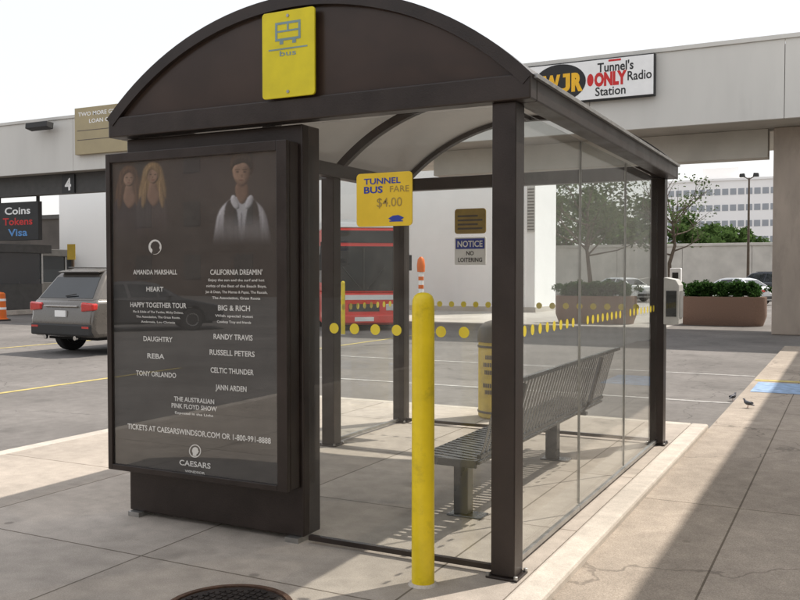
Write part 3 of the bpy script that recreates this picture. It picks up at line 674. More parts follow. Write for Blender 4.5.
def vehicle(kind, name, label, cat, paint_, loc, rz, group=None):
    K = KIND[kind]
    root = empty(name, (0,0,0), label, cat, group)
    hw, wr, zb = K['hw'], K['wr'], K['zb']; ra = wr+.06
    bot = []
    for ay in K['ax']: bot += arch(ay, wr, ra, zb)
    poly = bot + K['top']
    build(MB().prism(poly, 'x', -hw, hw), 'body', paint_, root, bevel=K['bv'], seg=3, smooth=True)
    cab = K['cab']; z0 = cab[0][1]; z1 = max(p[1] for p in cab)
    w = lambda z: K['wb']+(K['wt']-K['wb'])*(z-z0)/(z1-z0)
    nC = len(cab); vs = [(-w(z),y,z) for y, z in cab]+[(w(z),y,z) for y, z in cab]
    fs = [list(range(nC)), list(range(nC,2*nC))[::-1]]+[(i,(i+1) % nC,nC+(i+1) % nC,nC+i) for i in range(nC)]
    build(MB().add(vs, fs), 'cabin', paint_, root, bevel=K['cb'], seg=3, smooth=True)
    for sgn in (-1, 1):
        for wp in K['win']:
            build(MB().add([(sgn*(w(z)+.006),y,z) for y, z in wp]+[(sgn*(w(z)-.02),y,z) for y, z in wp],
                [list(range(len(wp))), list(range(len(wp),2*len(wp)))]+[(i,(i+1) % len(wp),len(wp)+(i+1) % len(wp),len(wp)+i) for i in range(len(wp))]), 'side_window', m_cglass, root)
    def glz(p, q, nm, ins=.09):
        d = Vector((0,q[0]-p[0],q[1]-p[1])); nrm = Vector((0,-d.z,d.y)).normalized()
        if nrm.z < 0: nrm = -nrm
        a = Vector((0,p[0],p[1]))+d*.14; b = Vector((0,q[0],q[1]))-d*.06
        wa, wb_ = w(a.z)-ins, w(b.z)-ins
        o1 = [Vector((-wa,0,0))+a+nrm*.008, Vector((wa,0,0))+a+nrm*.008, Vector((wb_,0,0))+b+nrm*.008, Vector((-wb_,0,0))+b+nrm*.008]
        o2 = [v-nrm*.03 for v in o1]
        build(MB().add(o1+o2, [(0,1,2,3),(7,6,5,4),(0,4,5,1),(1,5,6,2),(2,6,7,3),(3,7,4,0)]), nm, m_cglass, root)
    glz(cab[0], cab[1], 'rear_window'); glz(cab[-1], cab[-2], 'windscreen')
    build(MB().box(-hw+.22, hw-.22, .3, K['L']-.3, zb-.06, zb+.35), 'underbody', m_under, root)
    for ay in K['ax']:
        for sgn in (-1, 1):
            xc = sgn*(hw-.12)
            wh = build(MB().lathe([(wr*.62,-.11),(wr*.93,-.11),(wr,-.08),(wr,.08),(wr*.93,.11),(wr*.62,.11)], (xc,ay,wr), 28, 'x'), 'wheel', m_tyre, root, smooth=True)
            rm = MB().lathe([(wr*.60,-.10),(wr*.64,-.115),(wr*.60,.115),(wr*.1,.09)] if sgn > 0 else [(wr*.1,-.09),(wr*.60,-.115),(wr*.64,.115),(wr*.60,.10)], (xc,ay,wr), 20, 'x')
            build(rm, 'rim', m_rim, wh, smooth=True)
    L = K['L']
    if kind == 'suv':
        for sgn in (-1, 1):
            x0, x1 = sorted((sgn*.953, sgn*.60))
            build(MB().prism([(x0,.89),(x1,.92),(x1,1.06),(x0,1.08)], 'y', -.006, .14), 'tail_light', m_tail, root, bevel=.03)
            build(MB().box(sgn*.76-.10, sgn*.76+.10, -.034, .01, .56,.60), 'reflector', m_tail, root)
            build(MB().box(min(sgn*.63,sgn*.59), max(sgn*.63,sgn*.59), .7, 2.6, 1.775, 1.80), 'roof_rail', m_trim, root, bevel=.01)
            build(MB().tube([(sgn*.45,.02,.36),(sgn*.45,-.03,.36)], .045, 12), 'exhaust', m_chrome, root)
        build(MB().box(-.90,.90,-.03,.10,.40,.64), 'bumper', m_trim, root, bevel=.035)
        build(MB().box(-.50,.50,-.012,.04,.985,1.015), 'chrome_strip', m_chrome, root, bevel=.005)
        build(MB().prism([(.42,1.70),(.48,1.67),(.85,1.71),(.80,1.77)], 'x', -.60, .60), 'spoiler', paint_, root, bevel=.015)
        build(MB().box(-.16,.16,-.014,.03,.78,.91), 'number_plate', m_white, root)
        build(MB().tube([(0,.14,1.20),(.30,.15,1.24)], .012, 6), 'wiper', m_trim, root)
    else:
        for sgn in (-1, 1):
            build(MB().box(sgn*.72-.15, sgn*.72+.15, -.012, .12, .70,.84), 'tail_light', m_tail, root, bevel=.02)
        build(MB().box(-.85,.85,-.02,.05,.34,.50), 'bumper', m_trim, root, bevel=.02)
        build(MB().box(-.2,.2,-.015,.03,.62,.74), 'number_plate', m_white, root)
    hz = .84 if kind == 'suv' else .60
    for sgn in (-1, 1):
        build(MB().box(sgn*(hw-.22)-.17, sgn*(hw-.22)+.17, L-.22, L+.004, hz-.07, hz+.07), 'headlight', m_lamp, root, bevel=.03)
        ym = K['cab'][-1][0]-.45; zm = z0+.10
        build(MB().ball((sgn*(hw+.06), ym, zm), .10, .06, .07), 'mirror', paint_, root, smooth=True)
        for yh in (1.35, 2.35): build(MB().box(sgn*(hw+.002)-.008, sgn*(hw+.002)+.008, yh, yh+.17, z0-.13, z0-.10), 'door_handle', m_trim, root)
    build(MB().box(-.6,.6,L-.06,L+.008,hz-.10,hz+.02), 'grille', m_trim, root, bevel=.01)
    root.location = loc; root.rotation_euler = (0,0,rz)
    return root
vehicle('suv', 'parked_car', 'grey sport utility car seen from behind beside the poster', 'car', m_psuv, ground_at(60,17.9), R(-3))
c = ground_at(772, 46); vehicle('sedan', 'parked_car', 'silver sedan parked behind the open air planter', 'car', m_psil, (c.x, c.y, ROAD), R(62), 'cars parked by the wall')
c = ground_at(800, 54); vehicle('suv', 'parked_car', 'dark tall car parked beyond the silver sedan near the column', 'car', m_pdark, (c.x, c.y, ROAD), R(60), 'cars parked by the wall')
c = ground_at(648, 52); vehicle('sedan', 'parked_car', 'pale silver sedan seen through the long glass wall', 'car', m_psil, (c.x, c.y, ROAD), R(62), 'cars parked by the wall')
vehicle('sedan', 'parked_car', 'charcoal sedan reflected in the poster glass', 'car', m_pmid, (-18.6,-13.9,ROAD), R(-140))

# bus
def make_bus(loc, rz):
    root = empty('bus', (0,0,0), 'red and white city bus with dark windscreen facing the shelter from the far lane', 'bus')
    hw = 1.18; L = 8.0
    build(MB().prism([(.10,.16),(.0,.30),(.0,1.10),(L,1.10),(L,.25)], 'x', -hw, hw), 'lower_body', m_busred, root, bevel=.06, seg=3, smooth=True)
    build(MB().prism([(.015,1.103),(.12,2.5),(.20,3.0),(L-.02,3.0),(L-.02,1.103)], 'x', -hw+.01, hw-.01), 'upper_body', m_busred, root, bevel=.06, seg=3, smooth=True)
    build(MB().prism([(.19,3.003),(.28,3.16),(.6,3.26),(L-.2,3.26),(L-.05,3.003)], 'x', -hw+.04, hw-.04), 'roof', m_buswh, root, bevel=.04, seg=3, smooth=True)
    ww = hw-.10
    build(MB().add([(-ww,.0,1.16),(ww,.0,1.16),(ww,.10,2.46),(-ww,.10,2.46),(-ww,.09,1.16),(ww,.09,1.16),(ww,.2,2.46),(-ww,.2,2.46)],
        [(0,1,2,3),(7,6,5,4),(0,4,5,1),(1,5,6,2),(2,6,7,3),(3,7,4,0)]), 'windscreen', m_bglass, root, bevel=.01)
    build(MB().box(-.02,.02,-.012,.1,1.2,2.4), 'screen_divider', m_trim, root)
    for s in (-1, 1): build(MB().tube([(s*.1,-.01,1.22),(s*.62,.045,1.85)], .018, 6), 'wiper', m_trim, root)
    build(MB().add([(-.95,.105,2.56),(.95,.105,2.56),(.95,.175,2.92),(-.95,.175,2.92),(-.95,.2,2.56),(.95,.2,2.56),(.95,.27,2.92),(-.95,.27,2.92)],
        [(0,1,2,3),(7,6,5,4),(0,4,5,1),(1,5,6,2),(2,6,7,3),(3,7,4,0)]), 'destination_display', m_black, root)
    build(MB().box(-1.12,1.12,-.08,.08,.22,.46), 'bumper', m_busred, root, bevel=.03)
    build(MB().box(-.28,.28,-.085,.0,.28,.40), 'number_plate', m_buswh, root)
    build(MB().box(-1.05,1.05,-.012,.02,.90,1.04), 'white_stripe', m_buswh, root)
    build(MB().box(-.45,.45,-.012,.02,.56,.78), 'grille', m_trim, root)
    for s in (-1,1):
        build(MB().box(s*.84-.20, s*.84+.20, -.015, .05, .58,.78), 'headlight', m_lamp, root, bevel=.02)
        build(MB().tube([(s*1.05,.1,2.6),(s*1.25,-.2,2.55),(s*1.27,-.24,2.2)], .03, 8).box(s*1.27-.09,s*1.27+.09,-.29,-.21,1.75,2.2), 'mirror', m_trim, root, bevel=.01)
        for i in range(4):
            build(MB().box(min(s*(hw-.02),s*(hw+.002)), max(s*(hw-.02),s*(hw+.002)), .7+i*1.7, 2.2+i*1.7, 1.4, 2.5), 'side_window', m_bglass, root)
        for y in (2.3, 6.2):
            wh = build(MB().lathe([(.28,-.14),(.48,-.14),(.5,-.1),(.5,.1),(.48,.14),(.28,.14)], (s*1.08,y,.5), 24, 'x'), 'wheel', m_tyre, root, smooth=True)
            build(MB().lathe([(.05,-.13),(.28,-.15),(.28,.15),(.05,.13)], (s*1.08,y,.5), 16, 'x'), 'rim', m_rim, wh, smooth=True)
    build(MB().box(-.9,.9,.4,L-.4,.12,.4), 'underbody', m_under, root)
    root.location = loc; root.rotation_euler = (0,0,rz)
make_bus(ground_at(364,25.6), R(36))

q = ground_at(-2, 31)
tb = empty('traffic_barrel', q, 'orange traffic barrel with white bands at the left edge', 'traffic barrel')
build(MB().lathe([(.32,0),(.32,.08),(.27,.1),(.25,.5),(.23,.95),(.18,1.0),(.05,1.02)], q, 24), 'body', m_orng, tb, smooth=True)
for z, r in ((.40,.262),(.70,.25)): build(MB().lathe([(r,z),(r-.004,z+.08)], q, 24), 'reflective_band', m_white, tb, smooth=True)
build(MB().lathe([(.40,0),(.40,.05),(.33,.06)], q, 24), 'base', m_trim, tb, smooth=True)

# ------------------------------------------------------------------ toll canopy
CY = 20.2
cn = empty('toll_canopy', (-20, CY+3, ROAD), 'long pale flat toll plaza canopy on square columns behind the shelter', 'canopy')
fa = MB(); x = -75.0
while x < 30:
    fa.box(x, x+4.985, CY, CY+.12, 5.5, 7.5); x += 5
build(fa, 'fascia', m_fascia, cn, bevel=.006)
build(MB().box(-75, 30, CY-.05, CY+.3, 7.503, 7.62), 'coping', m_fascia, cn, bevel=.01)
build(MB().box(-75, 30, CY+.13, CY+6.2, 5.62, 7.4), 'roof_deck', m_soff, cn)
build(MB().box(-75, 30, CY+.13, CY+6.2, 5.5, 5.615), 'soffit', m_soff, cn)
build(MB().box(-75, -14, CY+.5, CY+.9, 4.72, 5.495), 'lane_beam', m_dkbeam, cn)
build(MB().box(-10.5, -.5, CY+1.5, CY+2.1, 4.72, 5.495), 'cross_beam', m_soff, cn, bevel=.01)
build(MB().box(.6, 30, CY+1.5, CY+2.1, 4.72, 5.495), 'cross_beam', m_soff, cn, bevel=.01)
for xx in (.05, -17, -36, 17):
    build(MB().box(xx-.40, xx+.40, CY+1.4, CY+2.2, ROAD, 5.495), 'column', m_col, cn, bevel=.03)
a = on_y(520,103,CY-.25); b = on_y(655,52,CY-.25); c = on_y(655,95,CY-.25)
X0, X1, Z0, Z1 = a.x, b.x, c.z, b.z
rs = empty('radio_sign', ((X0+X1)/2, CY-.2, Z0), 'white radio station billboard with black and red lettering on the canopy edge', 'sign')
build(MB().box(X0, X1, CY-.22, CY-.05, Z0, Z1), 'cabinet', m_trim, rs, bevel=.02)
build(MB().box(X0+.04, X1-.04, CY-.235, CY-.221, Z0+.04, Z1-.04), 'face', m_white, rs)
W = X1-X0; H = Z1-Z0; yq = CY-.24
l = MB(); n = 40
l.poly([(X0+.305*W+.20*W*math.cos(2*PI*i/n), yq, Z0+.50*H+.46*H*math.sin(2*PI*i/n)) for i in range(n)])
text_into(l, "Tunnel's", X0+.72*W, Z0+.78*H, yq, .22*H, .26*W, .02)
text_into(l, 'Radio', X0+.893*W, Z0+.52*H, yq, .22*H, .17*W, .015)
text_into(l, 'Station', X0+.685*W, Z0+.21*H, yq, .21*H, .22*W, .015)
build(l, 'black_lettering', m_black, rs, recalc=False)
l = MB(); lz = Z0+.50*H; lh = .40*H; ya = yq-.006
text_into(l, 'W', X0+.245*W, lz, ya, lh, .135*W, .06); text_into(l, 'R', X0+.440*W, lz, ya, lh, .085*W, .07)
jx = X0+.372*W; jw = .030*W; jr = .040*W; zt_, zb_ = lz+lh/2+.02*H, lz-lh/2+.10*H
outer = [(jx-jr+(jr+jw/2)*math.cos(-PI*i/10), zb_+.14*H*math.sin(-PI*i/10)) for i in range(11)]
inner = [(jx-jr+(jr-jw*.6)*math.cos(-PI*i/10), zb_+.035*H*math.sin(-PI*i/10)) for i in range(11)]
for i in range(10): l.poly([(p[0], ya, p[1]) for p in (outer[i], inner[i], inner[i+1], outer[i+1])])
rc(l, jx-jw*.6, jx+jw/2, zb_, zt_, ya); rc(l, jx-jw*1.3, jx-jw*.6, zt_-.09*H, zt_, ya)
build(l, 'amber_lettering', m_orange, rs, recalc=False)
l = MB(); text_into(l, 'ONLY', X0+.685*W, Z0+.50*H, yq, .30*H, .235*W, .06); rc(l, X0+.67*W, X0+.76*W, Z0+.915*H-.02, Z0+.945*H, yq)
l.poly([(X0+.538*W+.024*W*math.cos(2*PI*i/16), yq, Z0+.50*H+.15*H*math.sin(2*PI*i/16)) for i in range(16)])
build(l, 'red_lettering', m_red, rs, recalc=False)
a = on_y(75,155,CY-.2); b = on_y(140,98,CY-.2)
X0, X1, Z0, Z1 = a.x, b.x, a.z, b.z-.1
ts = empty('message_board', ((X0+X1)/2, CY-.2, Z0), 'tan message board with faded lettering mounted on the canopy edge', 'sign')
build(MB().box(X0, X1, CY-.2, CY-.02, Z0, Z1), 'board', m_sand, ts, bevel=.01)
l = MB(); W = X1-X0; H = Z1-Z0
text_into(l, 'TWO MORE GREAT', X0+.42*W, Z0+.86*H, CY-.204, .085*H, .72*W, .015); text_into(l, 'LOAN OUT', X0+.44*W, Z0+.70*H, CY-.204, .085*H, .42*W, .015)
build(l, 'lettering', m_white, ts, recalc=False)
rl = MB()
for zf in (.5, .3): rc(rl, X0+.04*W, X0+.96*W, Z0+zf*H, Z0+(zf+.015)*H, CY-.204)
build(rl, 'divider', m_binlid, ts, recalc=False)
q = on_y(68,184,CY+.43)
ln = empty('lane_number_sign', (q.x, CY+.45, q.z-.32), 'small black square sign with white number under the canopy edge', 'sign')
build(MB().box(q.x-.34, q.x+.34, CY+.43, CY+.495, q.z-.36, q.z+.36), 'panel', m_black, ln)
l = MB(); text_into(l, '4', q.x, q.z, CY+.425, .46, .34, .03); build(l, 'numeral', m_white, ln, recalc=False)
q = on_y(43,126,CY-.3)
fl = empty('floodlight', (q.x, CY-.2, q.z-.15), 'black flat floodlight sticking out of the pale canopy edge', 'floodlight')
build(MB().prism([(CY-.62,q.z-.10),(CY-.30,q.z-.17),(CY-.26,q.z+.10),(CY-.60,q.z+.12)], 'x', q.x-.62, q.x+.55), 'housing', m_trim, fl, bevel=.02)
build(MB().box(q.x-.08, q.x+.08, CY-.3, CY, q.z-.05, q.z+.05), 'arm', m_trim, fl)
yb = 20.9
q0 = on_y(-12, 241, yb); q1 = on_y(38, 201, yb)
ps = empty('payment_sign', ((q0.x+q1.x)/2, yb, q0.z), 'black hanging sign with coloured payment words under the canopy at far left', 'sign')
build(MB().box(q0.x, q1.x, yb, yb+.2, q0.z, q1.z), 'panel', m_black, ps, bevel=.01)
for xh in (q0.x+.35, q1.x-.35): build(MB().box(xh-.05, xh+.05, yb+.25, yb+.35, q1.z-.3, 5.5), 'hanger', m_trim, ps)
W = q1.x-q0.x; H = q1.z-q0.z; mid = q0.x+.60*W
l = MB(); text_into(l, 'Coins', mid, q0.z+.78*H, yb-.004, .19*H, .50*W, .02); build(l, 'white_lettering', m_white, ps, recalc=False)
l = MB(); text_into(l, 'Tokens', mid, q0.z+.50*H, yb-.004, .19*H, .58*W, .02); build(l, 'red_lettering', m_red, ps, recalc=False)
l = MB(); text_into(l, 'Visa', mid, q0.z+.21*H, yb-.004, .19*H, .38*W, .02); build(l, 'blue_lettering', M('sky_blue_print', (.10,.30,.65), .5), ps, recalc=False)
def booth(px, dep, label):
    q = ground_at(px, dep)
    r = empty('toll_booth', q, label, 'toll booth', 'toll booths under the canopy')
    build(MB().box(q.x-.9,q.x+.9,q.y-3.2,q.y+2.2,ROAD,ROAD+.2), 'island', m_kerb, r, bevel=.03)
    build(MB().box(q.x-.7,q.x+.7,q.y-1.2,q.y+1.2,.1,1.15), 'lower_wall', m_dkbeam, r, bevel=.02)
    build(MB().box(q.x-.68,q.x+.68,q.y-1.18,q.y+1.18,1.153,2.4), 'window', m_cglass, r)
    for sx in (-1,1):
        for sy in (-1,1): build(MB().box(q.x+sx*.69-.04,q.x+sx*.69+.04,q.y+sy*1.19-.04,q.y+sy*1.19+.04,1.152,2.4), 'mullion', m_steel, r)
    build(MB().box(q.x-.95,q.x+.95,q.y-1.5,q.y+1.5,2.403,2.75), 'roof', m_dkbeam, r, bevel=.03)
    build(MB().box(q.x-.3,q.x+.3,q.y-2.9,q.y-2.3,ROAD+.2,1.0), 'coin_machine', m_busred, r, bevel=.03)
    build(MB().box(q.x-.45,q.x+.45,q.y-1.24,q.y-1.205,.45,.95), 'notice', m_white, r)
booth(6, 36, 'toll booth under the payment sign at far left')
booth(36, 43, 'toll booth behind the grey car, left of the white building')
booth(54, 50, 'farthest toll booth, beside the end of the white building')
q = ground_at(73, 40)
hp = empty('height_post', q, 'thin post with a yellow plate standing in front of the white building', 'post')
build(MB().lathe([(.07,ROAD),(.07,2.9)], (q.x,q.y,0), 12), 'pole', m_bark, hp, smooth=True)
build(MB().box(q.x-.25,q.x+.25,q.y-.09,q.y-.075,2.2,2.9), 'plate', m_ysign, hp)

# ------------------------------------------------------------------ buildings
wb = empty('white_building', (-24, 33.5, ROAD), 'plain white windowless building behind the canopy and the red bus', 'building')
build(MB().box(-39, -10.5, 32, 35, ROAD, 7.1), 'wall', m_wwall, wb, bevel=.02)
build(MB().box(-39.1, -10.4, 31.9, 35.1, 7.1, 7.3), 'parapet', m_fascia, wb)
build(MB().box(-39.05, -10.45, 31.95, 35, ROAD, .12), 'plinth', m_rwall, wb)
a = on_y(527,232,31.95); b = on_y(535,186,31.95)
lv = build(MB().box(a.x, b.x, 31.94, 31.99, a.z, b.z), 'louvre', m_greybox, wb)
sl = MB()
for i in range(14): sl.box(a.x+.03, b.x-.03, 31.925, 31.938, a.z+.08+i*(b.z-a.z-.1)/14, a.z+.13+i*(b.z-a.z-.1)/14)
build(sl, 'louvre_slats', m_dkbeam, lv)
dk = empty('shade_block', (-58, 44, ROAD), 'dark low block added behind the toll booths to stand for the shade there', 'building')  # added block, its dark wall colour fills in the shade under the canopy
build(MB().box(-90, -39.6, 42, 50, ROAD, 5.6), 'wall', m_shadewall, dk)
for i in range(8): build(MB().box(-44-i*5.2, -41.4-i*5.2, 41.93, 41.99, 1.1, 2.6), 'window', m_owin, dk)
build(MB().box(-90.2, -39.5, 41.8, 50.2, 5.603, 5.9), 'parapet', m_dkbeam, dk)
tbld = empty('terminal_building', (6.5, 0, ROAD), 'pale low building along the far side of the walkway', 'building')
build(MB().box(2.95, 12, -22, 19.2, ROAD, 5.2), 'wall', m_stucco, tbld)
build(MB().box(2.86, 12.1, -22.1, 19.3, 5.203, 5.45), 'roof', m_fascia, tbld)
for i in range(5):
    y0 = -19+i*4
    w_ = build(MB().box(2.90, 2.949, y0, y0+2.0, .9, 2.7), 'window_frame', m_bronze, tbld)
    build(MB().box(2.885, 2.898, y0+.08, y0+1.92, .98, 2.62), 'window_pane', m_cglass, w_)
sb = empty('street_building', (-45, -54, ROAD), 'brown brick street building reflected in the poster glass', 'building')
build(MB().box(-80, -14, -60, -48, ROAD, 15), 'wall', m_brick, sb)
build(MB().box(-80.2, -13.8, -60.2, -47.8, 15.003, 15.4), 'parapet', m_brick, sb)
for r in range(3):
    for i in range(13): build(MB().box(-77+i*4.8, -75.4+i*4.8, -48.01, -47.94, 1.2+r*4, 3.0+r*4), 'window', m_bwin, sb)
OY = 207.0
of = empty('office_building', (-16, OY+10, ROAD), 'distant white office block with rows of windows beyond the trees', 'building')
p = on_y(655, 270, OY); q = on_y(860, 270, OY)
OX0, OX1 = p.x, q.x; OZ = on_y(720,181,OY).z
build(MB().box(OX0, OX1, OY, OY+22, ROAD, OZ), 'wall', m_office, of)
a = on_y(700,170,OY); b = on_y(737,170,OY)
build(MB().box(a.x, b.x, OY+4, OY+14, OZ, on_y(720,166,OY).z), 'penthouse', m_office, of)
build(MB().box(OX0-.3, OX1+.3, OY-.3, OY+22.3, OZ, OZ+.5), 'parapet', m_office, of)
nx = 24; wm = None
for r in range(4):
    for i in range(nx):
        x0 = OX0+1.0+i*(OX1-OX0-2.0)/nx; z0 = OZ-3.2-r*3.6
        if wm is None:
            wm = build(MB().box(0, 1.3, -.06, -.01, 0, 1.4), 'window', m_owin)
            wm.parent = of; wm.location = Vector((x0+.85, OY-.035, z0))-Vector(of.location)
        else:
            w2 = wm.copy(); COL.objects.link(w2); w2.location = Vector((x0+.85, OY-.035, z0))-Vector(of.location)
WY = 66.0
rw = empty('boundary_wall', (-15, WY, ROAD), 'long pale concrete boundary wall beyond the parked cars', 'wall')
wz = on_y(720,246,WY).z
x = -60.0; wall = MB()
while x < 30: wall.box(x, x+4.97, WY, WY+.4, ROAD, wz); x += 5
build(wall, 'wall_panels', m_rwall, rw)
build(MB().box(-60, 30, WY-.08, WY+.48, wz+.003, wz+.22), 'coping', m_rwall, rw, bevel=.02)

# ------------------------------------------------------------------ vegetation
def leaf_quads(mb, centers, n, size, rnd):
    for i in range(n):
        c, r = rnd.choice(centers)
        while True:
            d = Vector((rnd.uniform(-1,1), rnd.uniform(-1,1), rnd.uniform(-1,1)))
            if d.length <= 1: break
        p = Vector(c)+Vector((d.x*r, d.y*r, d.z*r*.75))
        u = Vector((rnd.gauss(0,1), rnd.gauss(0,1), rnd.gauss(0,.6))).normalized()
        v = u.cross(Vector((rnd.gauss(0,1), rnd.gauss(0,1), rnd.gauss(0,1)))).normalized()
        s = size*rnd.uniform(.6,1.4)
        mb.add([p-u*s, p+v*s*.55, p+u*s, p-v*s*.55], [(0,1,2,3)])
def tree(loc, h, cr, nleaf, leaf, label, lm, sparse=False, seed=1, group=None):
    rnd = random.Random(seed); loc = Vector(loc)
    r = empty('tree', loc, label, 'tree', group)
    tr = MB(); br = MB(); cen = []
    top = h*.62; r0 = h*.018
    tp = [loc+Vector((rnd.uniform(-.02,.02)*h*(i > 0), rnd.uniform(-.02,.02)*h*(i > 0), top*i/5)) for i in range(6)]
    tr.tube(tp, [r0*(1-.13*i) for i in range(6)], 8)
    for k_ in range(11 if not sparse else 12):
        t = rnd.uniform(.42,1.0); b0 = tp[0].lerp(tp[-1], t)
        az = k_*2.4+rnd.uniform(-.4,.4); ln_ = cr*rnd.uniform(.6,1.05); el_ = rnd.uniform(.25,1.1)
        d = Vector((math.cos(az)*math.cos(el_), math.sin(az)*math.cos(el_), math.sin(el_)))
        e = b0+d*ln_; mid_ = b0.lerp(e,.5)+Vector((0,0,-.05*ln_))
        br.tube([b0,mid_,e], [r0*.4,r0*.26,r0*.09], 6); cen.append((e, cr*.30))
        for j in range(4):
            d2 = (d+Vector((rnd.uniform(-.9,.9), rnd.uniform(-.9,.9), rnd.uniform(-.2,.9)))).normalized()
            s0 = b0.lerp(e, rnd.uniform(.45,.95)); e2 = s0+d2*ln_*rnd.uniform(.35,.6)
            br.tube([s0, s0.lerp(e2,.5)+Vector((0,0,.03)), e2], [r0*.18,r0*.11,r0*.04], 5); cen.append((e2, cr*rnd.uniform(.18,.34)))
    build(tr, 'trunk', m_bark, r, smooth=True); build(br, 'branches', m_bark, r, smooth=True)
    cr_ = MB(); leaf_quads(cr_, cen, nleaf, leaf, rnd); build(cr_, 'crown', lm, r, recalc=False)
    return r
gt = 'trees beyond the boundary wall'
def tz(px, dep):
    q = ground_at(px, dep); return (q.x, q.y, ROAD)
tree(tz(690,78), 6.3, 2.8, 3800, .22, 'dense green tree over the boundary wall below the office block', m_leaf, seed=3, group=gt)
tree(tz(712,82), 6.8, 2.8, 3800, .22, 'dense green tree next right, against the office windows', m_leaf, seed=5, group=gt)
tree(tz(672,60), 9.6, 3.2, 600, .11, 'thin sparse tree with bare limbs rising beside the shelter corner', m_leaf2, True, 8, gt)
tree(tz(588,60), 9.8, 4.6, 3800, .14, 'spreading tree with visible limbs seen through the long glass wall', m_leaf2, True, 11, gt)
tree(tz(566,74), 9.2, 3.9, 4200, .24, 'bushy green tree at the corner of the white building', m_leaf, seed=14, group=gt)
tree(tz(628,84), 8.0, 4.0, 4200, .25, 'bushy green tree seen through the far end of the glass wall', m_leaf, seed=17, group=gt)
tree(tz(752,88), 5.6, 2.4, 2600, .22, 'low green tree behind the lamp post', m_leaf, seed=21, group=gt)
def planter_at(px, dep, label):
    q = ground_at(px, dep)
    r = empty('planter', q, label, 'planter', 'aggregate planters')
    hx, hy, H = 1.32, .55, .92
    def ring(sx, sy, rad, n=6):
        return rrect(-sx, sx, -sy, sy, rad, n)
    r0, r1 = ring(hx-.10, hy-.10, .35), ring(hx, hy, .40); ri, rj = ring(hx-.12, hy-.12, .32), ring(hx-.14, hy-.14, .30)
    n = len(r0); vs = []; fs = []
    for rg, z in ((r0,0),(r1,.30),(r1,H),(ri,H),(rj,H-.12)): vs += [(q.x+x, q.y+y, q.z+z) for x, y in rg]
    for i in range(4):
        for k_ in range(n): fs.append((i*n+k_, i*n+(k_+1) % n, (i+1)*n+(k_+1) % n, (i+1)*n+k_))
    fs.append(list(range(n))[::-1])
    build(MB().add(vs, fs), 'trough', m_plant, r, smooth=True)
    build(MB().poly([(q.x+x, q.y+y, q.z+H-.10) for x, y in rj]), 'soil', m_soil, r, recalc=False)
    return q
def shrub_proto(q, label, grp, seed, rx=.60, h=.56):
    rnd = random.Random(seed)
    r = empty('shrub', q, label, 'shrub', grp)
    stm = MB(); cen = []
    for i in range(18):
        az = rnd.uniform(0,2*PI); e = q+Vector((math.cos(az)*rx*rnd.uniform(.1,.9), math.sin(az)*rx*.6*rnd.uniform(.2,.8), h*rnd.uniform(.25,.85)))
        stm.tube([q, q.lerp(e,.5)+Vector((0,0,.05)), e], [.012,.009,.004], 5); cen.append((e, rx*rnd.uniform(.22,.42)))
    build(stm, 'stems', m_bark, r); mb = MB(); leaf_quads(mb, cen, 2000, .045, rnd); build(mb, 'foliage', m_shrub, r, recalc=False)
    return r
first = None
for px, dep, lab, who in ((723,28.5,'brown rounded planter in the open to the right of the shelter','open air planter'),(596,29.5,'brown rounded planter seen through the long glass wall','planter behind the glass')):
    q = planter_at(px, dep, lab)
    for i, off in enumerate((-.92, -.46, 0, .46, .92)):
        nm = ('at the left end', 'second from the left', 'in the middle', 'second from the right', 'at the right end')[i]
        lab2 = 'clipped green shrub %s of the %s' % (nm, who)
        s = q+Vector((off, .03*(i % 2), .80))
        if first is None: first = shrub_proto(s, lab2, 'shrubs in the planters', 31)
        else:
            c = copy_tree(first); c.location = s; c['label'] = lab2; c.rotation_euler = (0,0,PI*(i % 2)+.13*i); c.scale = (1,1,(.92,1.04,.96,1.08,.9)[i])
q = ground_at(748, 62)
lp = empty('lamp_post', q, 'tall thin lamp post with two heads near the column', 'lamp post')
zt = at_d(748,178,62).z
build(MB().lathe([(.11,ROAD),(.06,zt)], (q.x,q.y,0), 12), 'pole', m_bark, lp, smooth=True)
build(MB().lathe([(.25,ROAD),(.25,.6),(.2,.65)], (q.x,q.y,0), 12), 'footing', m_rwall, lp)
for s in (-1,1):
    build(MB().tube([(q.x,q.y,zt-.1),(q.x+s*.4,q.y,zt+.15)], .035, 8), 'arm', m_bark, lp)
    build(MB().prism([(q.x+s*.25,zt+.08),(q.x+s*.65,zt+.08),(q.x+s*.62,zt+.32),(q.x+s*.3,zt+.34)], 'y', q.y-.2, q.y+.2), 'lamp_head', m_trim, lp, bevel=.03)
q = ground_at(676, 30)
mp = empty('ticket_post', q, 'small white ticket box on a post left of the open air planter', 'ticket post')
build(MB().box(q.x-.05,q.x+.05,q.y-.05,q.y+.05,ROAD,1.1), 'post', m_steel, mp)
build(MB().box(q.x-.18,q.x+.18,q.y-.14,q.y+.14,1.1,1.75), 'box', m_white, mp, bevel=.03)
build(MB().box(q.x-.10,q.x+.10,q.y-.15,q.y-.142,1.4,1.6), 'screen', m_cglass, mp)
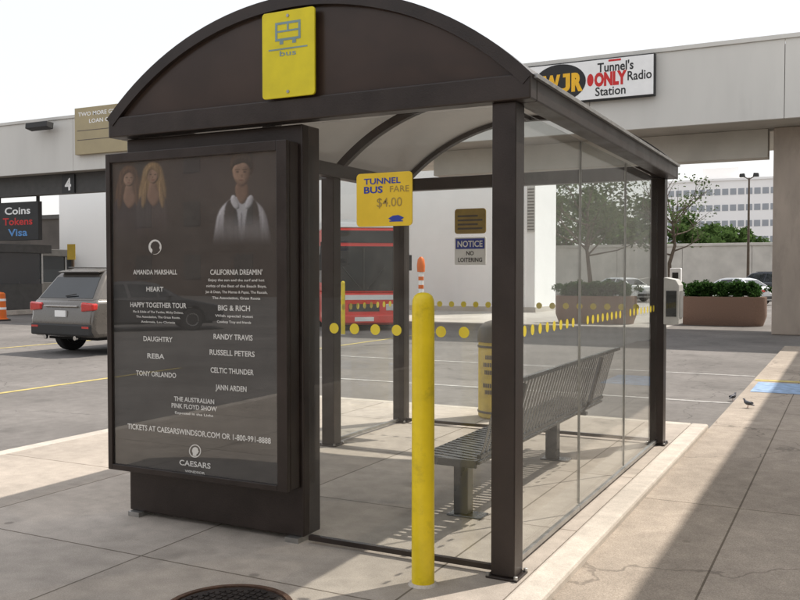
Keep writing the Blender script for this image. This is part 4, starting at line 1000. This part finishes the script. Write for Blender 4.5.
def bird(loc, rz, label):
    r = empty('bird', (0,0,0), label, 'bird', 'birds on the walkway')
    build(MB().tube([(-.17,0,.085),(-.10,0,.105),(-.04,0,.125),(.03,0,.14),(.075,0,.165),(.095,0,.20),(.105,0,.225),(.125,0,.23),(.15,0,.222)],
        [.010,.028,.050,.058,.046,.028,.025,.020,.003], 12), 'body', m_pigeon, r, smooth=True)
    for s in (-1,1):
        build(MB().ball((-.03,s*.048,.135), .10,.016,.038), 'wing', m_pdark, r, smooth=True)
        build(MB().tube([(0,s*.022,.10),(.005,s*.022,.01),(.035,s*.022,.004)], .005, 6), 'leg', m_pink, r)
    r.location = loc; r.rotation_euler = (0,0,rz); r.scale = (.45,.45,.45); return r
p1 = bird(on_z(748,408,-.045), R(160), 'small grey bird nearer the blue patch on the walkway')
p2 = copy_tree(p1); p2.location = on_z(733,401,ROAD); p2.rotation_euler = (0,0,R(60)); p2['label'] = 'small grey bird standing left of the other bird'

# ------------------------------------------------------------------ light, world, camera
sd = Vector((.41,.60,1.0)).normalized()
el_s = math.asin(sd.z); az = math.atan2(sd.x, sd.y)
w = bpy.data.worlds.new('World'); sc.world = w; w.use_nodes = True; nt = w.node_tree
bg = nt.nodes['Background']; sky = nd(nt, 'ShaderNodeTexSky', sky_type='NISHITA'); sky.sun_disc = False
sky.sun_elevation = el_s; sky.sun_rotation = az; sky.air_density = 1.3; sky.dust_density = 3.0; sky.ozone_density = 1.0
# summer haze: the blue sky is washed towards white
hz_ = mixc(nt, .72, sky.outputs[0], (8.1,8.05,8.1))
nt.links.new(hz_, bg.inputs[0]); bg.inputs[1].default_value = .15
su = bpy.data.lights.new('sun', 'SUN'); su.energy = 5.0; su.angle = R(.6); su.color = (1,.925,.83)
so = bpy.data.objects.new('sun', su); COL.objects.link(so); so.rotation_euler = (-sd).to_track_quat('-Z','Y').to_euler(); so.location = (5,8,20)
cd = bpy.data.cameras.new('camera'); co = bpy.data.objects.new('camera', cd); COL.objects.link(co)
co.location = CAM; co.rotation_euler = (PI/2-PT, 0, TH); cd.sensor_width = 36; cd.lens = 36*F/800; cd.clip_start = .05; cd.clip_end = 3000
sc.camera = co
sc.view_settings.view_transform = 'Standard'; sc.view_settings.look = 'None'; sc.view_settings.exposure = 0
